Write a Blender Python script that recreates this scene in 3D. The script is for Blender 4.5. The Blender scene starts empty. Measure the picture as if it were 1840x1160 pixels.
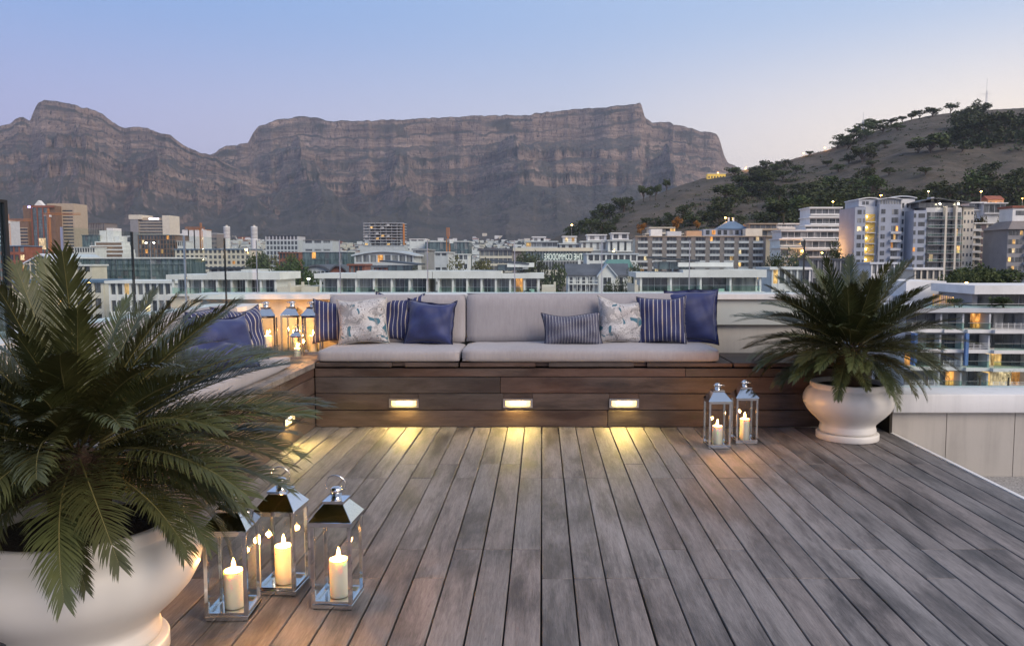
import bpy, bmesh, math, random
import numpy as np
from mathutils import Vector, Matrix, Euler
R = math.radians
random.seed(7)
SC = bpy.context.scene
COL = SC.collection

# ------------------------------------------------------------------ camera
F, CX, CY, CAMZ = 1400.0, 974.0, 580.0, 1.4          # photo pixels / metres above the deck
PITCH = math.atan(113.0 / F)
cam = bpy.data.cameras.new('camera'); cam_o = bpy.data.objects.new('camera', cam)
COL.objects.link(cam_o); SC.camera = cam_o
cam.sensor_fit = 'HORIZONTAL'; cam.sensor_width = 36; cam.lens = F / 1840 * 36
cam.shift_x = -(CX - 920) / 1840
cam.clip_start = .05; cam.clip_end = 60000
cam_o.location = (0, 0, CAMZ); cam_o.rotation_euler = (math.pi / 2 - PITCH, 0, 0)

# ------------------------------------------------------------------ sky and sun
SUN_AZ, SUN_EL = 78.0, 2.6                            # degrees clockwise from straight ahead (+Y), above the horizon
wd = bpy.data.worlds.new('World'); SC.world = wd; wd.use_nodes = True
wn, wl = wd.node_tree.nodes, wd.node_tree.links
sky = wn.new('ShaderNodeTexSky'); sky.sky_type = 'NISHITA'; sky.sun_disc = False
sky.sun_elevation = R(SUN_EL); sky.sun_rotation = R(SUN_AZ)
sky.air_density = 1.0; sky.dust_density = 0.7; sky.ozone_density = 4.0; sky.altitude = 20
def wm(op, a, b, c=None):
    n = wn.new('ShaderNodeMath'); n.operation = op
    for i, v in enumerate((a, b, c)):
        if v is None: continue
        if hasattr(v, 'is_linked'): wl.new(v, n.inputs[i])
        else: n.inputs[i].default_value = v
    return n.outputs[0]
def wramp(fac, stops):
    n = wn.new('ShaderNodeValToRGB'); e = n.color_ramp.elements
    n.color_ramp.interpolation = 'EASE' if len(stops) == 2 else 'LINEAR'
    while len(e) < len(stops): e.new(.5)
    for k, (p, c) in enumerate(stops): e[k].position = p; e[k].color = (*c, 1)
    wl.new(fac, n.inputs[0]); return n.outputs[0]
def wmix(fac, a, b):
    n = wn.new('ShaderNodeMix'); n.data_type = 'RGBA'
    for i, v in ((0, fac), (6, a), (7, b)):
        if hasattr(v, 'is_linked'): wl.new(v, n.inputs[i])
        else: n.inputs[i].default_value = v
    return n.outputs[2]
tc = wn.new('ShaderNodeTexCoord'); sep = wn.new('ShaderNodeSeparateXYZ'); wl.new(tc.outputs['Generated'], sep.inputs[0])
wx, wy, wz = sep.outputs
west = wm('MULTIPLY_ADD', wm('ADD', wm('MULTIPLY', wx, math.sin(R(SUN_AZ))), wm('MULTIPLY', wy, math.cos(R(SUN_AZ)))), .5, .5)
low = wramp(west, [(.30, (.47, .455, .70)), (.62, (.70, .67, .74)), (.82, (1.22, 1.02, .80)), (1, (1.4, 1.05, .70))])      # twilight band: lavender away from the sunset, pale and warm towards it
mid = wramp(west, [(.30, (.24, .385, .70)), (.9, (.44, .56, .76))])
tone = wmix(wramp(wz, [(.10, (0, 0, 0)), (.31, (1, 1, 1))]), low, mid)
tone = wmix(wramp(wz, [(.28, (0, 0, 0)), (1, (1, 1, 1))]), tone, (.25, .32, .47, 1))
nish = wn.new('ShaderNodeVectorMath'); nish.operation = 'SCALE'; nish.inputs['Scale'].default_value = .15
wl.new(sky.outputs[0], nish.inputs[0])
bg = wn['Background']; bg.inputs[1].default_value = 0.68
wl.new(wmix(.12, tone, nish.outputs[0]), bg.inputs[0])
sun = bpy.data.lights.new('sun', 'SUN'); sun.energy = 1.5; sun.angle = R(36); sun.color = (1, .84, .70)
sun_o = bpy.data.objects.new('sun', sun); COL.objects.link(sun_o)
sun_o.rotation_euler = Euler((R(55), 0, R(46)))
SC.view_settings.view_transform = 'Standard'; SC.view_settings.look = 'None'
SC.view_settings.exposure = 0.98; SC.view_settings.gamma = 1
HAZE = 6.0e-5
SC.cycles.use_denoising = True
SC.cycles.max_bounces = 8; SC.cycles.transparent_max_bounces = 24; SC.cycles.volume_bounces = 0
SC.cycles.caustics_reflective = False; SC.cycles.caustics_refractive = False
SC.cycles.sample_clamp_indirect = 4

# ------------------------------------------------------------------ helpers
CP, SP = math.cos(PITCH), math.sin(PITCH)
def ray(px, py):
    u, v = (px - CX) / F, (CY - py) / F
    return Vector((u, CP + v * SP, -SP + v * CP))
def at(px, py, Y):                                     # the point on the pixel's ray at depth Y
    d = ray(px, py); return Vector((0, 0, CAMZ)) + d * (Y / d.y)
def X(px, Y): return (px - CX) / F * Y * 1.0
def Z(py, Y): return at(CX, py, Y).z

def setp(o, label=None, cat=None, group=None, kind=None):
    for k, v in (('label', label), ('category', cat), ('group', group), ('kind', kind)):
        if v: o[k] = v
    return o
def thing(name, label, cat, loc=(0, 0, 0), rz=0, group=None):
    o = bpy.data.objects.new(name, None); COL.objects.link(o)
    o.empty_display_size = .1; o.location = loc; o.rotation_euler = (0, 0, rz)
    return setp(o, label, cat, group)
def link(name, me, parent=None, loc=None, rot=None, scale=None):
    o = bpy.data.objects.new(name, me); COL.objects.link(o)
    if parent: o.parent = parent
    if loc is not None: o.location = loc
    if rot is not None: o.rotation_euler = rot
    if scale is not None: o.scale = scale
    return o
def copy_tree(o, parent=None):
    c = o.copy(); COL.objects.link(c); c.parent = parent
    for ch in o.children: copy_tree(ch, c)
    return c

class MB:
    def __init__(s): s.v, s.f, s.m = [], [], []
    def add(s, vs, fs, mi=0):
        b = len(s.v); s.v += [tuple(v) for v in vs]; s.f += [tuple(b + i for i in f) for f in fs]; s.m += [mi] * len(fs)
    def box(s, x0, x1, y0, y1, z0, z1, mi=0, M=None):
        vs = [Vector((x, y, z)) for z in (z0, z1) for y in (y0, y1) for x in (x0, x1)]
        if M is not None: vs = [M @ v for v in vs]
        s.add(vs, [(0, 2, 3, 1), (4, 5, 7, 6), (0, 1, 5, 4), (2, 6, 7, 3), (0, 4, 6, 2), (1, 3, 7, 5)], mi)
    def prism(s, pts, axis, a, b, mi=0):               # polygon in the two other axes, extruded along axis from a to b
        n = len(pts)
        def P(p, t):
            q = list(p); q.insert(axis, t); return q
        vs = [P(p, a) for p in pts] + [P(p, b) for p in pts]
        s.add(vs, [tuple(range(n))[::-1], tuple(range(n, 2 * n))] + [(i, (i + 1) % n, n + (i + 1) % n, n + i) for i in range(n)], mi)
    def tube(s, path, rad, n=8, mi=0, cap=True):
        path = [Vector(p) for p in path]; rings = []
        up = Vector((0, 0, 1))
        for i, p in enumerate(path):
            t = (path[min(i + 1, len(path) - 1)] - path[max(i - 1, 0)]).normalized()
            a = t.cross(up if abs(t.z) < .95 else Vector((1, 0, 0))).normalized(); b = t.cross(a)
            r = rad[i] if hasattr(rad, '__len__') else rad
            rings.append([p + (a * math.cos(k * 2 * math.pi / n) + b * math.sin(k * 2 * math.pi / n)) * r for k in range(n)])
        vs = [v for rg in rings for v in rg]
        fs = [(i * n + k, i * n + (k + 1) % n, (i + 1) * n + (k + 1) % n, (i + 1) * n + k) for i in range(len(rings) - 1) for k in range(n)]
        if cap: fs += [tuple(range(n))[::-1], tuple((len(rings) - 1) * n + k for k in range(n))]
        s.add(vs, fs, mi)
    def lathe(s, prof, n=32, mi=0, c=(0, 0, 0)):
        vs = [(c[0] + r * math.cos(k * 2 * math.pi / n), c[1] + r * math.sin(k * 2 * math.pi / n), c[2] + z) for r, z in prof for k in range(n)]
        s.add(vs, [(i * n + k, i * n + (k + 1) % n, (i + 1) * n + (k + 1) % n, (i + 1) * n + k) for i in range(len(prof) - 1) for k in range(n)], mi)
    def mesh(s, name, mats, smooth=False):
        me = bpy.data.meshes.new(name); me.from_pydata(s.v, [], s.f)
        for m in (mats if isinstance(mats, (list, tuple)) else [mats]): me.materials.append(m)
        if any(s.m): me.polygons.foreach_set('material_index', s.m)
        if smooth: me.polygons.foreach_set('use_smooth', [True] * len(s.f))
        me.update(); return me
    def build(s, name, mats, parent=None, smooth=False, **k):
        return link(name, s.mesh(name, mats, smooth), parent, **k)

def bevel_mesh(me, w, seg=2, smooth=True, angle=30):
    bm = bmesh.new(); bm.from_mesh(me)
    es = [e for e in bm.edges if len(e.link_faces) == 2 and e.calc_face_angle(0) > R(angle)]
    bmesh.ops.bevel(bm, geom=es, offset=w, segments=seg, affect='EDGES', profile=.5, clamp_overlap=True)
    bm.to_mesh(me); bm.free()
    if smooth: me.polygons.foreach_set('use_smooth', [True] * len(me.polygons))
    me.update(); return me

# ------------------------------------------------------------------ materials
class NT:
    def __init__(s, name):
        s.mat = bpy.data.materials.new(name); s.mat.use_nodes = True
        s.t = s.mat.node_tree; s.n = s.t.nodes; s.b = s.n['Principled BSDF']; s.out = s.n['Material Output']
    def put(s, sock, v):
        if hasattr(v, 'is_linked'): s.t.links.new(v, sock)
        elif isinstance(v, tuple) and len(v) == 3 and sock.type == 'RGBA': sock.default_value = (*v, 1)
        else: sock.default_value = v
    def node(s, typ, ins=None, **props):
        n = s.n.new('ShaderNode' + typ)
        for k, v in props.items(): setattr(n, k, v)
        for k, v in (ins or {}).items(): s.put(n.inputs[k], v)
        return n
    def math(s, op, a, b=0., c=0.): return s.node('Math', {0: a, 1: b, 2: c}, operation=op).outputs[0]
    def mix(s, f, a, b, blend='MIX'): 
        n = s.node('Mix', {0: f}, data_type='RGBA', blend_type=blend); s.put(n.inputs[6], a); s.put(n.inputs[7], b); return n.outputs[2]
    def ramp(s, f, *st):
        n = s.node('ValToRGB', {0: f}); e = n.color_ramp.elements
        while len(e) < len(st): e.new(.5)
        for k, (p, c) in enumerate(st):
            e[k].position = p; e[k].color = (*c, 1) if isinstance(c, tuple) else (c, c, c, 1)
        return n.outputs[0]
    def coord(s, kind='Object'): return s.node('TexCoord').outputs[kind]
    def pos(s): return s.node('NewGeometry').outputs['Position']
    def mapv(s, v, scale=(1, 1, 1), loc=(0, 0, 0), rot=(0, 0, 0)):
        return s.node('Mapping', {0: v, 'Scale': scale, 'Location': loc, 'Rotation': rot}).outputs[0]
    def noise(s, v, scale, detail=4, rough=.6, dist=0.): 
        return s.node('TexNoise', {'Vector': v, 'Scale': scale, 'Detail': detail, 'Roughness': rough, 'Distortion': dist}).outputs[0]
    def rnd(s): return s.node('ObjectInfo').outputs['Random']
    def bump(s, h, st=.3, dist=.01):
        n = s.node('Bump', {'Height': h, 'Strength': st, 'Distance': dist}); s.t.links.new(n.outputs[0], s.b.inputs['Normal'])
    def fin(s, col, rough=.6, metal=0., **k):
        s.put(s.b.inputs['Base Color'], col); s.put(s.b.inputs['Roughness'], rough); s.put(s.b.inputs['Metallic'], metal)
        for kk, v in k.items(): s.put(s.b.inputs[kk.replace('_', ' ')], v)
        return s.mat
MATS = {}
def plain(name, col, rough=.6, metal=0., var=.12, scale=3., bump=0., space='pos', **k):
    if name in MATS: return MATS[name]
    t = NT(name); v = t.pos() if space == 'pos' else t.coord()
    n = t.noise(v, scale, 5, .65)
    lo = tuple(c * (1 - var) for c in col); hi = tuple(min(1, c * (1 + var)) for c in col)
    if bump: t.bump(n, bump, .02)
    MATS[name] = t.fin(t.ramp(n, (.3, lo), (.7, hi)), rough, metal, **k); return MATS[name]
def emit(name, col, st):
    if name in MATS: return MATS[name]
    t = NT(name); MATS[name] = t.fin(col, .5, 0, Emission_Color=col, Emission_Strength=st); return MATS[name]
def thin_glass(name, tint=(.97, .99, .98), ior=1.45, rough=0., gain=1.):
    if name in MATS: return MATS[name]
    t = NT(name)
    fr = t.node('Fresnel', {'IOR': ior}).outputs[0]
    fr = t.math('MINIMUM', t.math('MULTIPLY', fr, t.math('SUBTRACT', gain, t.math('MULTIPLY', t.node('NewGeometry').outputs['Backfacing'], gain))), .75)   # the sheet reflects once, at its outer face
    tr = t.node('BsdfTransparent', {'Color': tint}); gl = t.node('BsdfGlossy', {'Roughness': rough})
    m = t.node('MixShader', {0: fr}); t.t.links.new(tr.outputs[0], m.inputs[1]); t.t.links.new(gl.outputs[0], m.inputs[2])
    t.t.links.new(m.outputs[0], t.out.inputs['Surface']); MATS[name] = t.mat; return t.mat

def room(name, col, st):
    """a lit room seen through its window: brighter and darker patches of curtain, wall and furniture"""
    t = NT(name); p = t.pos(); rn = t.rnd()
    n = t.noise(t.mapv(p, (1.1, 1.1, .35)), 1, 3, .6); n2 = t.noise(t.mapv(p, (2.6, 2.6, 1.4)), 1, 2, .5)
    f = t.math('MULTIPLY', t.ramp(n, (.36, .10), (.62, 1.)), t.ramp(n2, (.34, .35), (.6, 1.)))
    f = t.math('MULTIPLY', f, t.math('MULTIPLY_ADD', rn, .9 * st, .35 * st))
    MATS[name] = t.fin(tuple(q * .3 for q in col), .3, 0, Emission_Color=col, Emission_Strength=f); return MATS[name]
def streaked(name, col, rough=.75, st=.16):
    t = NT(name); p = t.pos(); a = t.noise(t.mapv(p, (7, 7, .5)), 1, 5, .65); b = t.noise(p, 1.7, 4, .6); c = t.noise(p, 40, 3, .6)
    f = t.math('ADD', t.math('MULTIPLY', a, .6), t.math('MULTIPLY', b, .4)); t.bump(c, .08, .01)
    MATS[name] = t.fin(t.ramp(f, (.34, tuple(q * (1 - st * 1.4) for q in col)), (.52, col), (.7, tuple(min(1, q * (1 + st * .4)) for q in col))), rough); return MATS[name]
# ------------------------------------------------------------------ numpy noise
def _hash(ix, iy, seed):
    h = (ix.astype(np.int64) * 374761393 + iy.astype(np.int64) * 668265263 + seed * 1442695041) & 0xffffffff
    h = ((h ^ (h >> 13)) * 1274126177) & 0xffffffff
    return ((h ^ (h >> 16)) & 0xffffff) / float(0xffffff)
def vnoise(x, y, seed=0):
    ix, iy = np.floor(x), np.floor(y); fx, fy = x - ix, y - iy
    fx = fx * fx * fx * (fx * (fx * 6 - 15) + 10); fy = fy * fy * fy * (fy * (fy * 6 - 15) + 10)
    a, b, c, d = _hash(ix, iy, seed), _hash(ix + 1, iy, seed), _hash(ix, iy + 1, seed), _hash(ix + 1, iy + 1, seed)
    return (a * (1 - fx) + b * fx) * (1 - fy) + (c * (1 - fx) + d * fx) * fy
def fbm(x, y, oct=5, seed=0, gain=.5, ridged=False):
    s = np.zeros_like(x); a, n = 1., 0.
    for o in range(oct):
        v = vnoise(x, y, seed + o * 17)
        s += a * ((1 - abs(2 * v - 1)) if ridged else v); n += a; a *= gain; x, y = x * 2.03 + 5.3, y * 2.03 + 1.7
    return s / n
def smooth(a, b, t):
    t = np.clip((t - a) / (b - a), 0, 1); return t * t * (3 - 2 * t)
def grid_mesh(name, V, mat):
    r, c = V.shape[:2]
    me = bpy.data.meshes.new(name); nv = r * c
    idx = np.arange(nv).reshape(r, c)
    q = np.stack([idx[:-1, :-1], idx[:-1, 1:], idx[1:, 1:], idx[1:, :-1]], -1).reshape(-1, 4)
    me.vertices.add(nv); me.vertices.foreach_set('co', V.reshape(-1).astype(np.float32))
    me.loops.add(q.size); me.loops.foreach_set('vertex_index', q.reshape(-1).astype(np.int32))
    me.polygons.add(len(q)); me.polygons.foreach_set('loop_start', np.arange(0, q.size, 4, dtype=np.int32))
    me.polygons.foreach_set('use_smooth', np.ones(len(q), dtype=bool))
    me.materials.append(mat); me.update(); me.validate(); return me

# ------------------------------------------------------------------ ground, mountains, hill
GZ = -18.0
def skyline(tab, px): 
    p = np.array(tab, float); return np.interp(px, p[:, 0], p[:, 1])
def tan_el(py):                                        # z rise per metre of depth for a photo row
    v = (CY - py) / F; return (-SP + v * CP) / (CP + v * SP)
TABLE = [(-700, 330), (0, 330), (300, 302), (360, 288), (395, 276), (402, 269), (416, 262), (432, 260), (446, 259), (454, 257), (459, 247), (464, 238), (472, 228), (490, 220), (506, 216), (520, 213), (545, 210), (556, 209), (572, 211), (588, 215), (604, 217), (660, 217), (700, 216), (760, 212), (800, 211), (845, 209), (900, 207), (950, 207.5), (955, 206), (960, 203), (1000, 200), (1060, 194), (1100, 191), (1138, 187.5), (1142, 184), (1147, 184), (1150, 189), (1154, 205), (1157, 213), (1168, 221), (1185, 220), (1200, 218.5), (1206, 224), (1220, 227), (1235, 230), (1243, 233), (1256, 237), (1270, 237.5), (1282, 241), (1288, 250), (1293, 268), (1297, 282), (1305, 293), (1330, 306), (1400, 330), (1600, 352), (2500, 390)]
DEVIL = [(-700, 250), (-300, 235), (-100, 236), (0, 230), (22, 225), (34, 222), (44, 215), (52, 210), (58, 210), (66, 215), (70, 217), (74, 206), (80, 194), (87, 183), (96, 180), (110, 182), (134, 184), (150, 189), (168, 194), (188, 199), (200, 207), (212, 216), (228, 228), (236, 230), (250, 228), (272, 228), (284, 234), (300, 241), (316, 243), (330, 253), (348, 266), (372, 275), (395, 280), (412, 291), (440, 306), (480, 326), (540, 350), (620, 378), (720, 402), (860, 424), (1100, 440), (2500, 450)]
def city_z(Y): return GZ + 118 * smooth(900, 4200, Y) ** 1.1
def rock_material():
    t = NT('mountain_rock_and_scrub')
    p = t.pos(); sep = t.node('SeparateXYZ', {0: p}); nz = t.node('SeparateXYZ', {0: t.node('NewGeometry').outputs['Normal']}).outputs[2]
    warp = t.noise(t.mapv(p, (.0012, .0012, .0012)), 1, 5, .6)
    lay = t.math('MULTIPLY_ADD', sep.outputs[2], .021, t.math('MULTIPLY', warp, .9))
    strata = t.noise(t.node('CombineXYZ', {2: lay, 0: t.math('MULTIPLY', sep.outputs[0], .0011)}).outputs[0], 3.1, 6, .72)
    strata = t.math('ADD', t.math('MULTIPLY', strata, .55), t.math('MULTIPLY', t.noise(t.node('CombineXYZ', {2: t.math('MULTIPLY', lay, .27), 0: t.math('MULTIPLY', sep.outputs[0], .0007)}).outputs[0], 3.1, 3, .6), .45))
    flute = t.noise(t.mapv(p, (.030, .014, .0090)), 1, 6, .74)
    crack = t.noise(t.mapv(p, (.07, .05, .028)), 1, 4, .7)
    blotch = t.noise(t.mapv(p, (.0035, .0035, .0055)), 1, 6, .62)
    rock = t.mix(t.ramp(strata, (.38, 0.), (.62, 1.)), (.125, .086, .070), (.57, .41, .325))
    rock = t.mix(t.ramp(flute, (.36, 0.), (.60, 1.)), t.mix(.38, rock, (.07, .062, .062)), rock)
    rock = t.mix(t.ramp(crack, (.36, 1.), (.45, 0.)), rock, (.040, .034, .034))
    scrub = t.mix(t.ramp(blotch, (.35, 0.), (.68, 1.)), (.055, .060, .048), (.150, .128, .108))
    steep = t.math('ADD', t.math('SUBTRACT', 1., nz), t.math('MULTIPLY', t.math('SUBTRACT', t.math('ADD', blotch, t.math('MULTIPLY', strata, .7)), .85), .55))
    f = t.ramp(steep, (.24, 0.), (.52, 1.))
    t.bump(t.math('ADD', t.math('ADD', strata, flute), crack), 1., 34.)
    return t.fin(t.mix(f, scrub, rock), .95)
ROCK = rock_material(); MTN = []
def mountain(name, tab, D, seed, cliff, px0=-650, px1=2450, nc=1150, nr=270, foot=1500, back=700, gully=1., sink=0.):
    px = np.linspace(px0, px1, nc); a = (px - CX) / F
    jag = (fbm(px / 9., px * 0 + seed, 4, seed + 90) - .5) * 5.0 * smooth(420, 250, skyline(tab, px))
    H = tan_el(skyline(tab, px) + np.maximum(jag, -1.2))
    xs = a * D
    # where the brow of the cliff stands: buttresses come forward, ravines cut back
    but = fbm(xs / 620., xs * 0 + seed, 3, seed) - .5
    but2 = fbm(xs / 170., xs * 0 + seed + 9, 4, seed + 3, ridged=True) - .5
    brow = D - 520 * but - 120 * but2
    t = np.concatenate([-np.linspace(back, 0, 14)[:-1], np.linspace(0, 1, nr) ** 1.25 * (D + 260 - foot)])
    T, A = np.meshgrid(t, a, indexing='ij'); B = np.broadcast_to(brow, T.shape)
    Y = np.maximum(B - T, 400.)
    top = CAMZ + H * brow; TOP = np.broadcast_to(top, T.shape)
    low = city_z(Y) - sink
    XX = A * D
    c = cliff                                          # metres from brow to the foot of the talus
    wob = (fbm(XX / 700, T / 900, 3, seed + 25) - .5) * 420
    spur = fbm((XX + wob) / 640., T / 6000., 2, seed + 33, ridged=True)
    nz1 = fbm((XX + wob * .5) / 230, T / 900, 5, seed + 30, ridged=True); nz2 = fbm(XX / 900, T / 1500, 4, seed + 40)
    Te = T - (spur - .55) * 1500 * smooth(60, 750, T) * smooth(4300, 1500, T) - (nz1 - .55) * 300 * gully * smooth(40, 620, T) + (nz2 - .5) * 500 * smooth(150, 900, T)
    Te = np.maximum(Te, 0)
    k = np.array([0, .008, .022, .045, .080, .145, .160, .23, .34, .355, .52, .72, 1.0, 1.5]) * c
    h = np.array([1, .94, .85, .78, .70, .645, .565, .505, .43, .365, .27, .175, .09, 0])
    prof = np.interp(Te, k, h)
    lay = fbm(XX / 340, T / 500, 3, seed + 12) * 1.6
    step = .024 * np.sin(prof * 61 + lay * 2) + .014 * np.sin(prof * 151 + lay * 3)      # ledges in the rock
    prof = prof + step * smooth(.25, .42, prof) * smooth(.995, .93, prof) * (.3 + 1.2 * fbm(XX / 210, T / 210, 3, seed + 14))
    Zz = low + (TOP - low) * prof
    Zz += (fbm(XX / 90, T / 90, 4, seed + 60) - .5) * 46 * smooth(10, 160, T) * smooth(0, .25, prof)
    Zz += (fbm(XX / 33, T / 33, 3, seed + 70) - .5) * 16 * smooth(5, 60, T) * smooth(0, .2, prof)
    bk = T < 0
    Zz = np.where(bk, TOP + T * .12 - (T / back) ** 2 * 60, Zz)
    # nothing in front may stand above the skyline
    Zz = np.minimum(Zz, np.where(T > 0, CAMZ + np.broadcast_to(H, T.shape) * Y, 1e9))
    MTN.append(np.stack([A * Y, Y, Zz], -1))
    o = link(name, grid_mesh(name, MTN[-1], ROCK)); o['kind'] = 'structure'; return o
mountain('mountain', TABLE, 5650., 5, 2300.)
mountain('mountain', DEVIL, 4750., 21, 1900., px0=-650, px1=1050, nc=800, foot=2500, gully=1.3, sink=12.)

gm = NT('city_ground'); gv = gm.pos(); gn = gm.noise(gm.mapv(gv, (.02, .02, .02)), 1, 6, .7)
GROUND = gm.fin(gm.ramp(gn, (.3, (.045, .05, .04)), (.55, (.09, .085, .08)), (.75, (.13, .125, .12))), .9)
yy = np.concatenate([[-300, 0, 60], np.linspace(120, 5200, 60), [9000, 30000]]); xx = np.concatenate([[-30000], np.linspace(-6000, 6000, 41), [30000]])
Yg, Xg = np.meshgrid(yy, xx, indexing='ij')
o = link('ground', grid_mesh('ground', np.stack([Xg, Yg, city_z(Yg) - 60 * smooth(1500, 1900, Yg)], -1), GROUND)); o['kind'] = 'structure'

HILL = [(900, 466), (960, 445), (1000, 425), (1040, 409), (1070, 394), (1100, 377), (1130, 364), (1180, 348), (1220, 333), (1260, 320), (1290, 313), (1330, 306), (1365, 300), (1400, 291), (1440, 279), (1480, 269), (1520, 252), (1560, 236), (1620, 216), (1660, 207), (1700, 202), (1760, 197), (1840, 193), (2000, 190), (2300, 205), (2700, 260)]
def hill_ridge(px): return np.interp(px, [900, 1300, 1900, 2700], [820., 1000., 1180., 1200.])
def hill_z(px, Y):
    px = np.asarray(px, float); Y = np.asarray(Y, float)
    Yr = hill_ridge(px); Y0 = 400.
    Hh = CAMZ + tan_el(skyline(HILL, px)) * Yr
    s = np.clip((Y - Y0) / (Yr - Y0), 0, 1)
    z = GZ - 2 + (Hh - GZ + 2) * (s ** .93)
    x = (px - CX) / F * Y
    z = z + (fbm(x / 120, Y / 150, 4, 77) - .5) * 30 * np.sin(np.pi * s) * smooth(1000, 1300, px) + (fbm(x / 26, Y / 26, 3, 78) - .5) * 5 * np.sin(np.pi * s)
    z = np.where(Y > Yr, Hh - (Y - Yr) * .28, z)
    lim = CAMZ + tan_el(skyline(HILL, px)) * Y
    return np.where(Y > Yr, np.minimum(z, lim - .5), np.minimum(z, lim))
ht = NT('dry_hillside_grass'); hv = ht.pos()
h1 = ht.noise(ht.mapv(hv, (.012, .012, .03)), 1, 6, .65); h2 = ht.noise(ht.mapv(hv, (.12, .12, .12)), 1, 4, .7)
hc = ht.ramp(h1, (.30, (.050, .044, .030)), (.48, (.094, .072, .052)), (.70, (.145, .110, .080)))
hc = ht.mix(ht.ramp(h2, (.46, 0.), (.62, 1.)), ht.mix(.5, hc, (.035, .036, .020)), hc); ht.bump(h2, .8, 2.)
HILLM = ht.fin(hc, .95)
hp = np.linspace(900, 2650, 330); hy = np.concatenate([np.linspace(380, 1260, 170), np.linspace(1300, 2400, 10)])
Yh, Ph = np.meshgrid(hy, hp, indexing='ij')
o = link('hill', grid_mesh('hill', np.stack([(Ph - CX) / F * Yh, Yh, hill_z(Ph, Yh)], -1), HILLM)); o['kind'] = 'structure'
def on_hill(px, py):                                   # where a pixel's ray first meets the hillside
    t = tan_el(py); ys = np.linspace(405, 1300, 900); zz = CAMZ + t * ys; hz = hill_z(np.full_like(ys, px), ys)
    k = np.where(hz >= zz - .6)[0]
    Y = ys[k[0]] if len(k) else float(hill_ridge(px))
    return Vector(((px - CX) / F * Y, Y, float(hill_z(px, Y))))

# ------------------------------------------------------------------ terrace materials
def deck_wood(name, lo, hi, grain=1., rough=.62, red=0., axis='y', dark=.6):
    t = NT(name); rn = t.rnd(); v = t.coord()
    off = t.node('CombineXYZ', {0: t.math('MULTIPLY', rn, 37.), 1: t.math('MULTIPLY', rn, 91.), 2: t.math('MULTIPLY', rn, 13.)}).outputs[0]
    p = t.node('VectorMath', {0: v, 1: off}, operation='ADD').outputs[0]
    sc = {'y': (1, .07, 1), 'x': (.07, 1, 1)}[axis]; sc2 = {'y': (1, .22, 1), 'x': (.22, 1, 1)}[axis]
    fine = t.noise(t.mapv(p, sc), 210, 5, .78, .3)
    figure = t.noise(t.mapv(p, sc), 26, 4, .6, 1.6)
    stain = t.noise(t.mapv(p, sc2), 6, 6, .68, .3)
    speck = t.noise(t.mapv(p, sc2), 44, 4, .8)
    f = t.math('ADD', t.math('MULTIPLY', fine, .42), t.math('ADD', t.math('MULTIPLY', figure, .33), t.math('MULTIPLY', stain, .55)))
    c = t.ramp(f, (.50, lo), (.78, hi))
    c = t.mix(t.math('MULTIPLY', t.ramp(stain, (.30, 1.), (.52, 0.)), dark * 1.2), c, tuple(q * .45 for q in lo))
    c = t.mix(t.math('MULTIPLY', t.ramp(speck, (.62, 0.), (.74, 1.)), dark), c, tuple(q * .35 for q in lo))
    if red: c = t.mix(t.math('MULTIPLY', t.ramp(t.noise(t.mapv(p, sc2), 2.6, 4, .6), (.42, 0.), (.66, 1.)), red), c, (.115, .045, .026))
    val = t.node('HueSaturation', {'Color': c, 'Value': t.math('MULTIPLY_ADD', t.math('FRACT', t.math('MULTIPLY', rn, 7.31)), .34, .80), 'Saturation': t.math('MULTIPLY_ADD', t.math('FRACT', t.math('MULTIPLY', rn, 3.7)), .6, .7)}).outputs[0]
    t.bump(t.math('ADD', fine, t.math('MULTIPLY', figure, .6)), .55 * grain, .003)
    return t.fin(val, t.ramp(stain, (.3, rough - .12), (.7, rough + .12)))
DECK = deck_wood('weathered_grey_decking', (.078, .068, .064), (.262, .236, .224))
BENCH = deck_wood('oiled_bench_timber', (.030, .022, .019), (.098, .075, .066), axis='x', red=.25, rough=.52)
BENCHY = deck_wood('oiled_bench_timber_side', (.040, .029, .024), (.115, .086, .072), axis='y', red=.4, rough=.55)
SLAT = deck_wood('bleached_bench_slats', (.15, .12, .10), (.33, .28, .24), axis='x')
DARK = plain('shadow_gap_black', (.012, .011, .011), .9)
PAINT = streaked('cream_render_paint', (.56, .53, .47))
PANEL = streaked('grey_beige_wall_panel', (.42, .39, .35), .7)
COPE = streaked('white_coping_paint', (.74, .73, .71), .6, .12)
GRAVEL = plain('pale_roof_gravel', (.33, .32, .31), .95, var=.5, scale=60., bump=.6)
STEEL = NT('brushed_steel'); STEEL = STEEL.fin((.55, .55, .55), .32, 1.)
CHROME = NT('polished_steel'); _n = CHROME.noise(CHROME.pos(), 9, 3, .5); CHROME.bump(_n, .06, .01)
CHROME = CHROME.fin((.80, .79, .78), CHROME.ramp(CHROME.noise(CHROME.pos(), 40, 4, .6), (.3, .035), (.8, .12)), 1.)
BALGLASS = thin_glass('balustrade_glass', (.93, .975, .96), 1.42)
LANGLASS = thin_glass('lantern_glass', (.97, .98, .97), 1.5)
BLACK = plain('black_frame_metal', (.015, .016, .018), .4)

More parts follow.
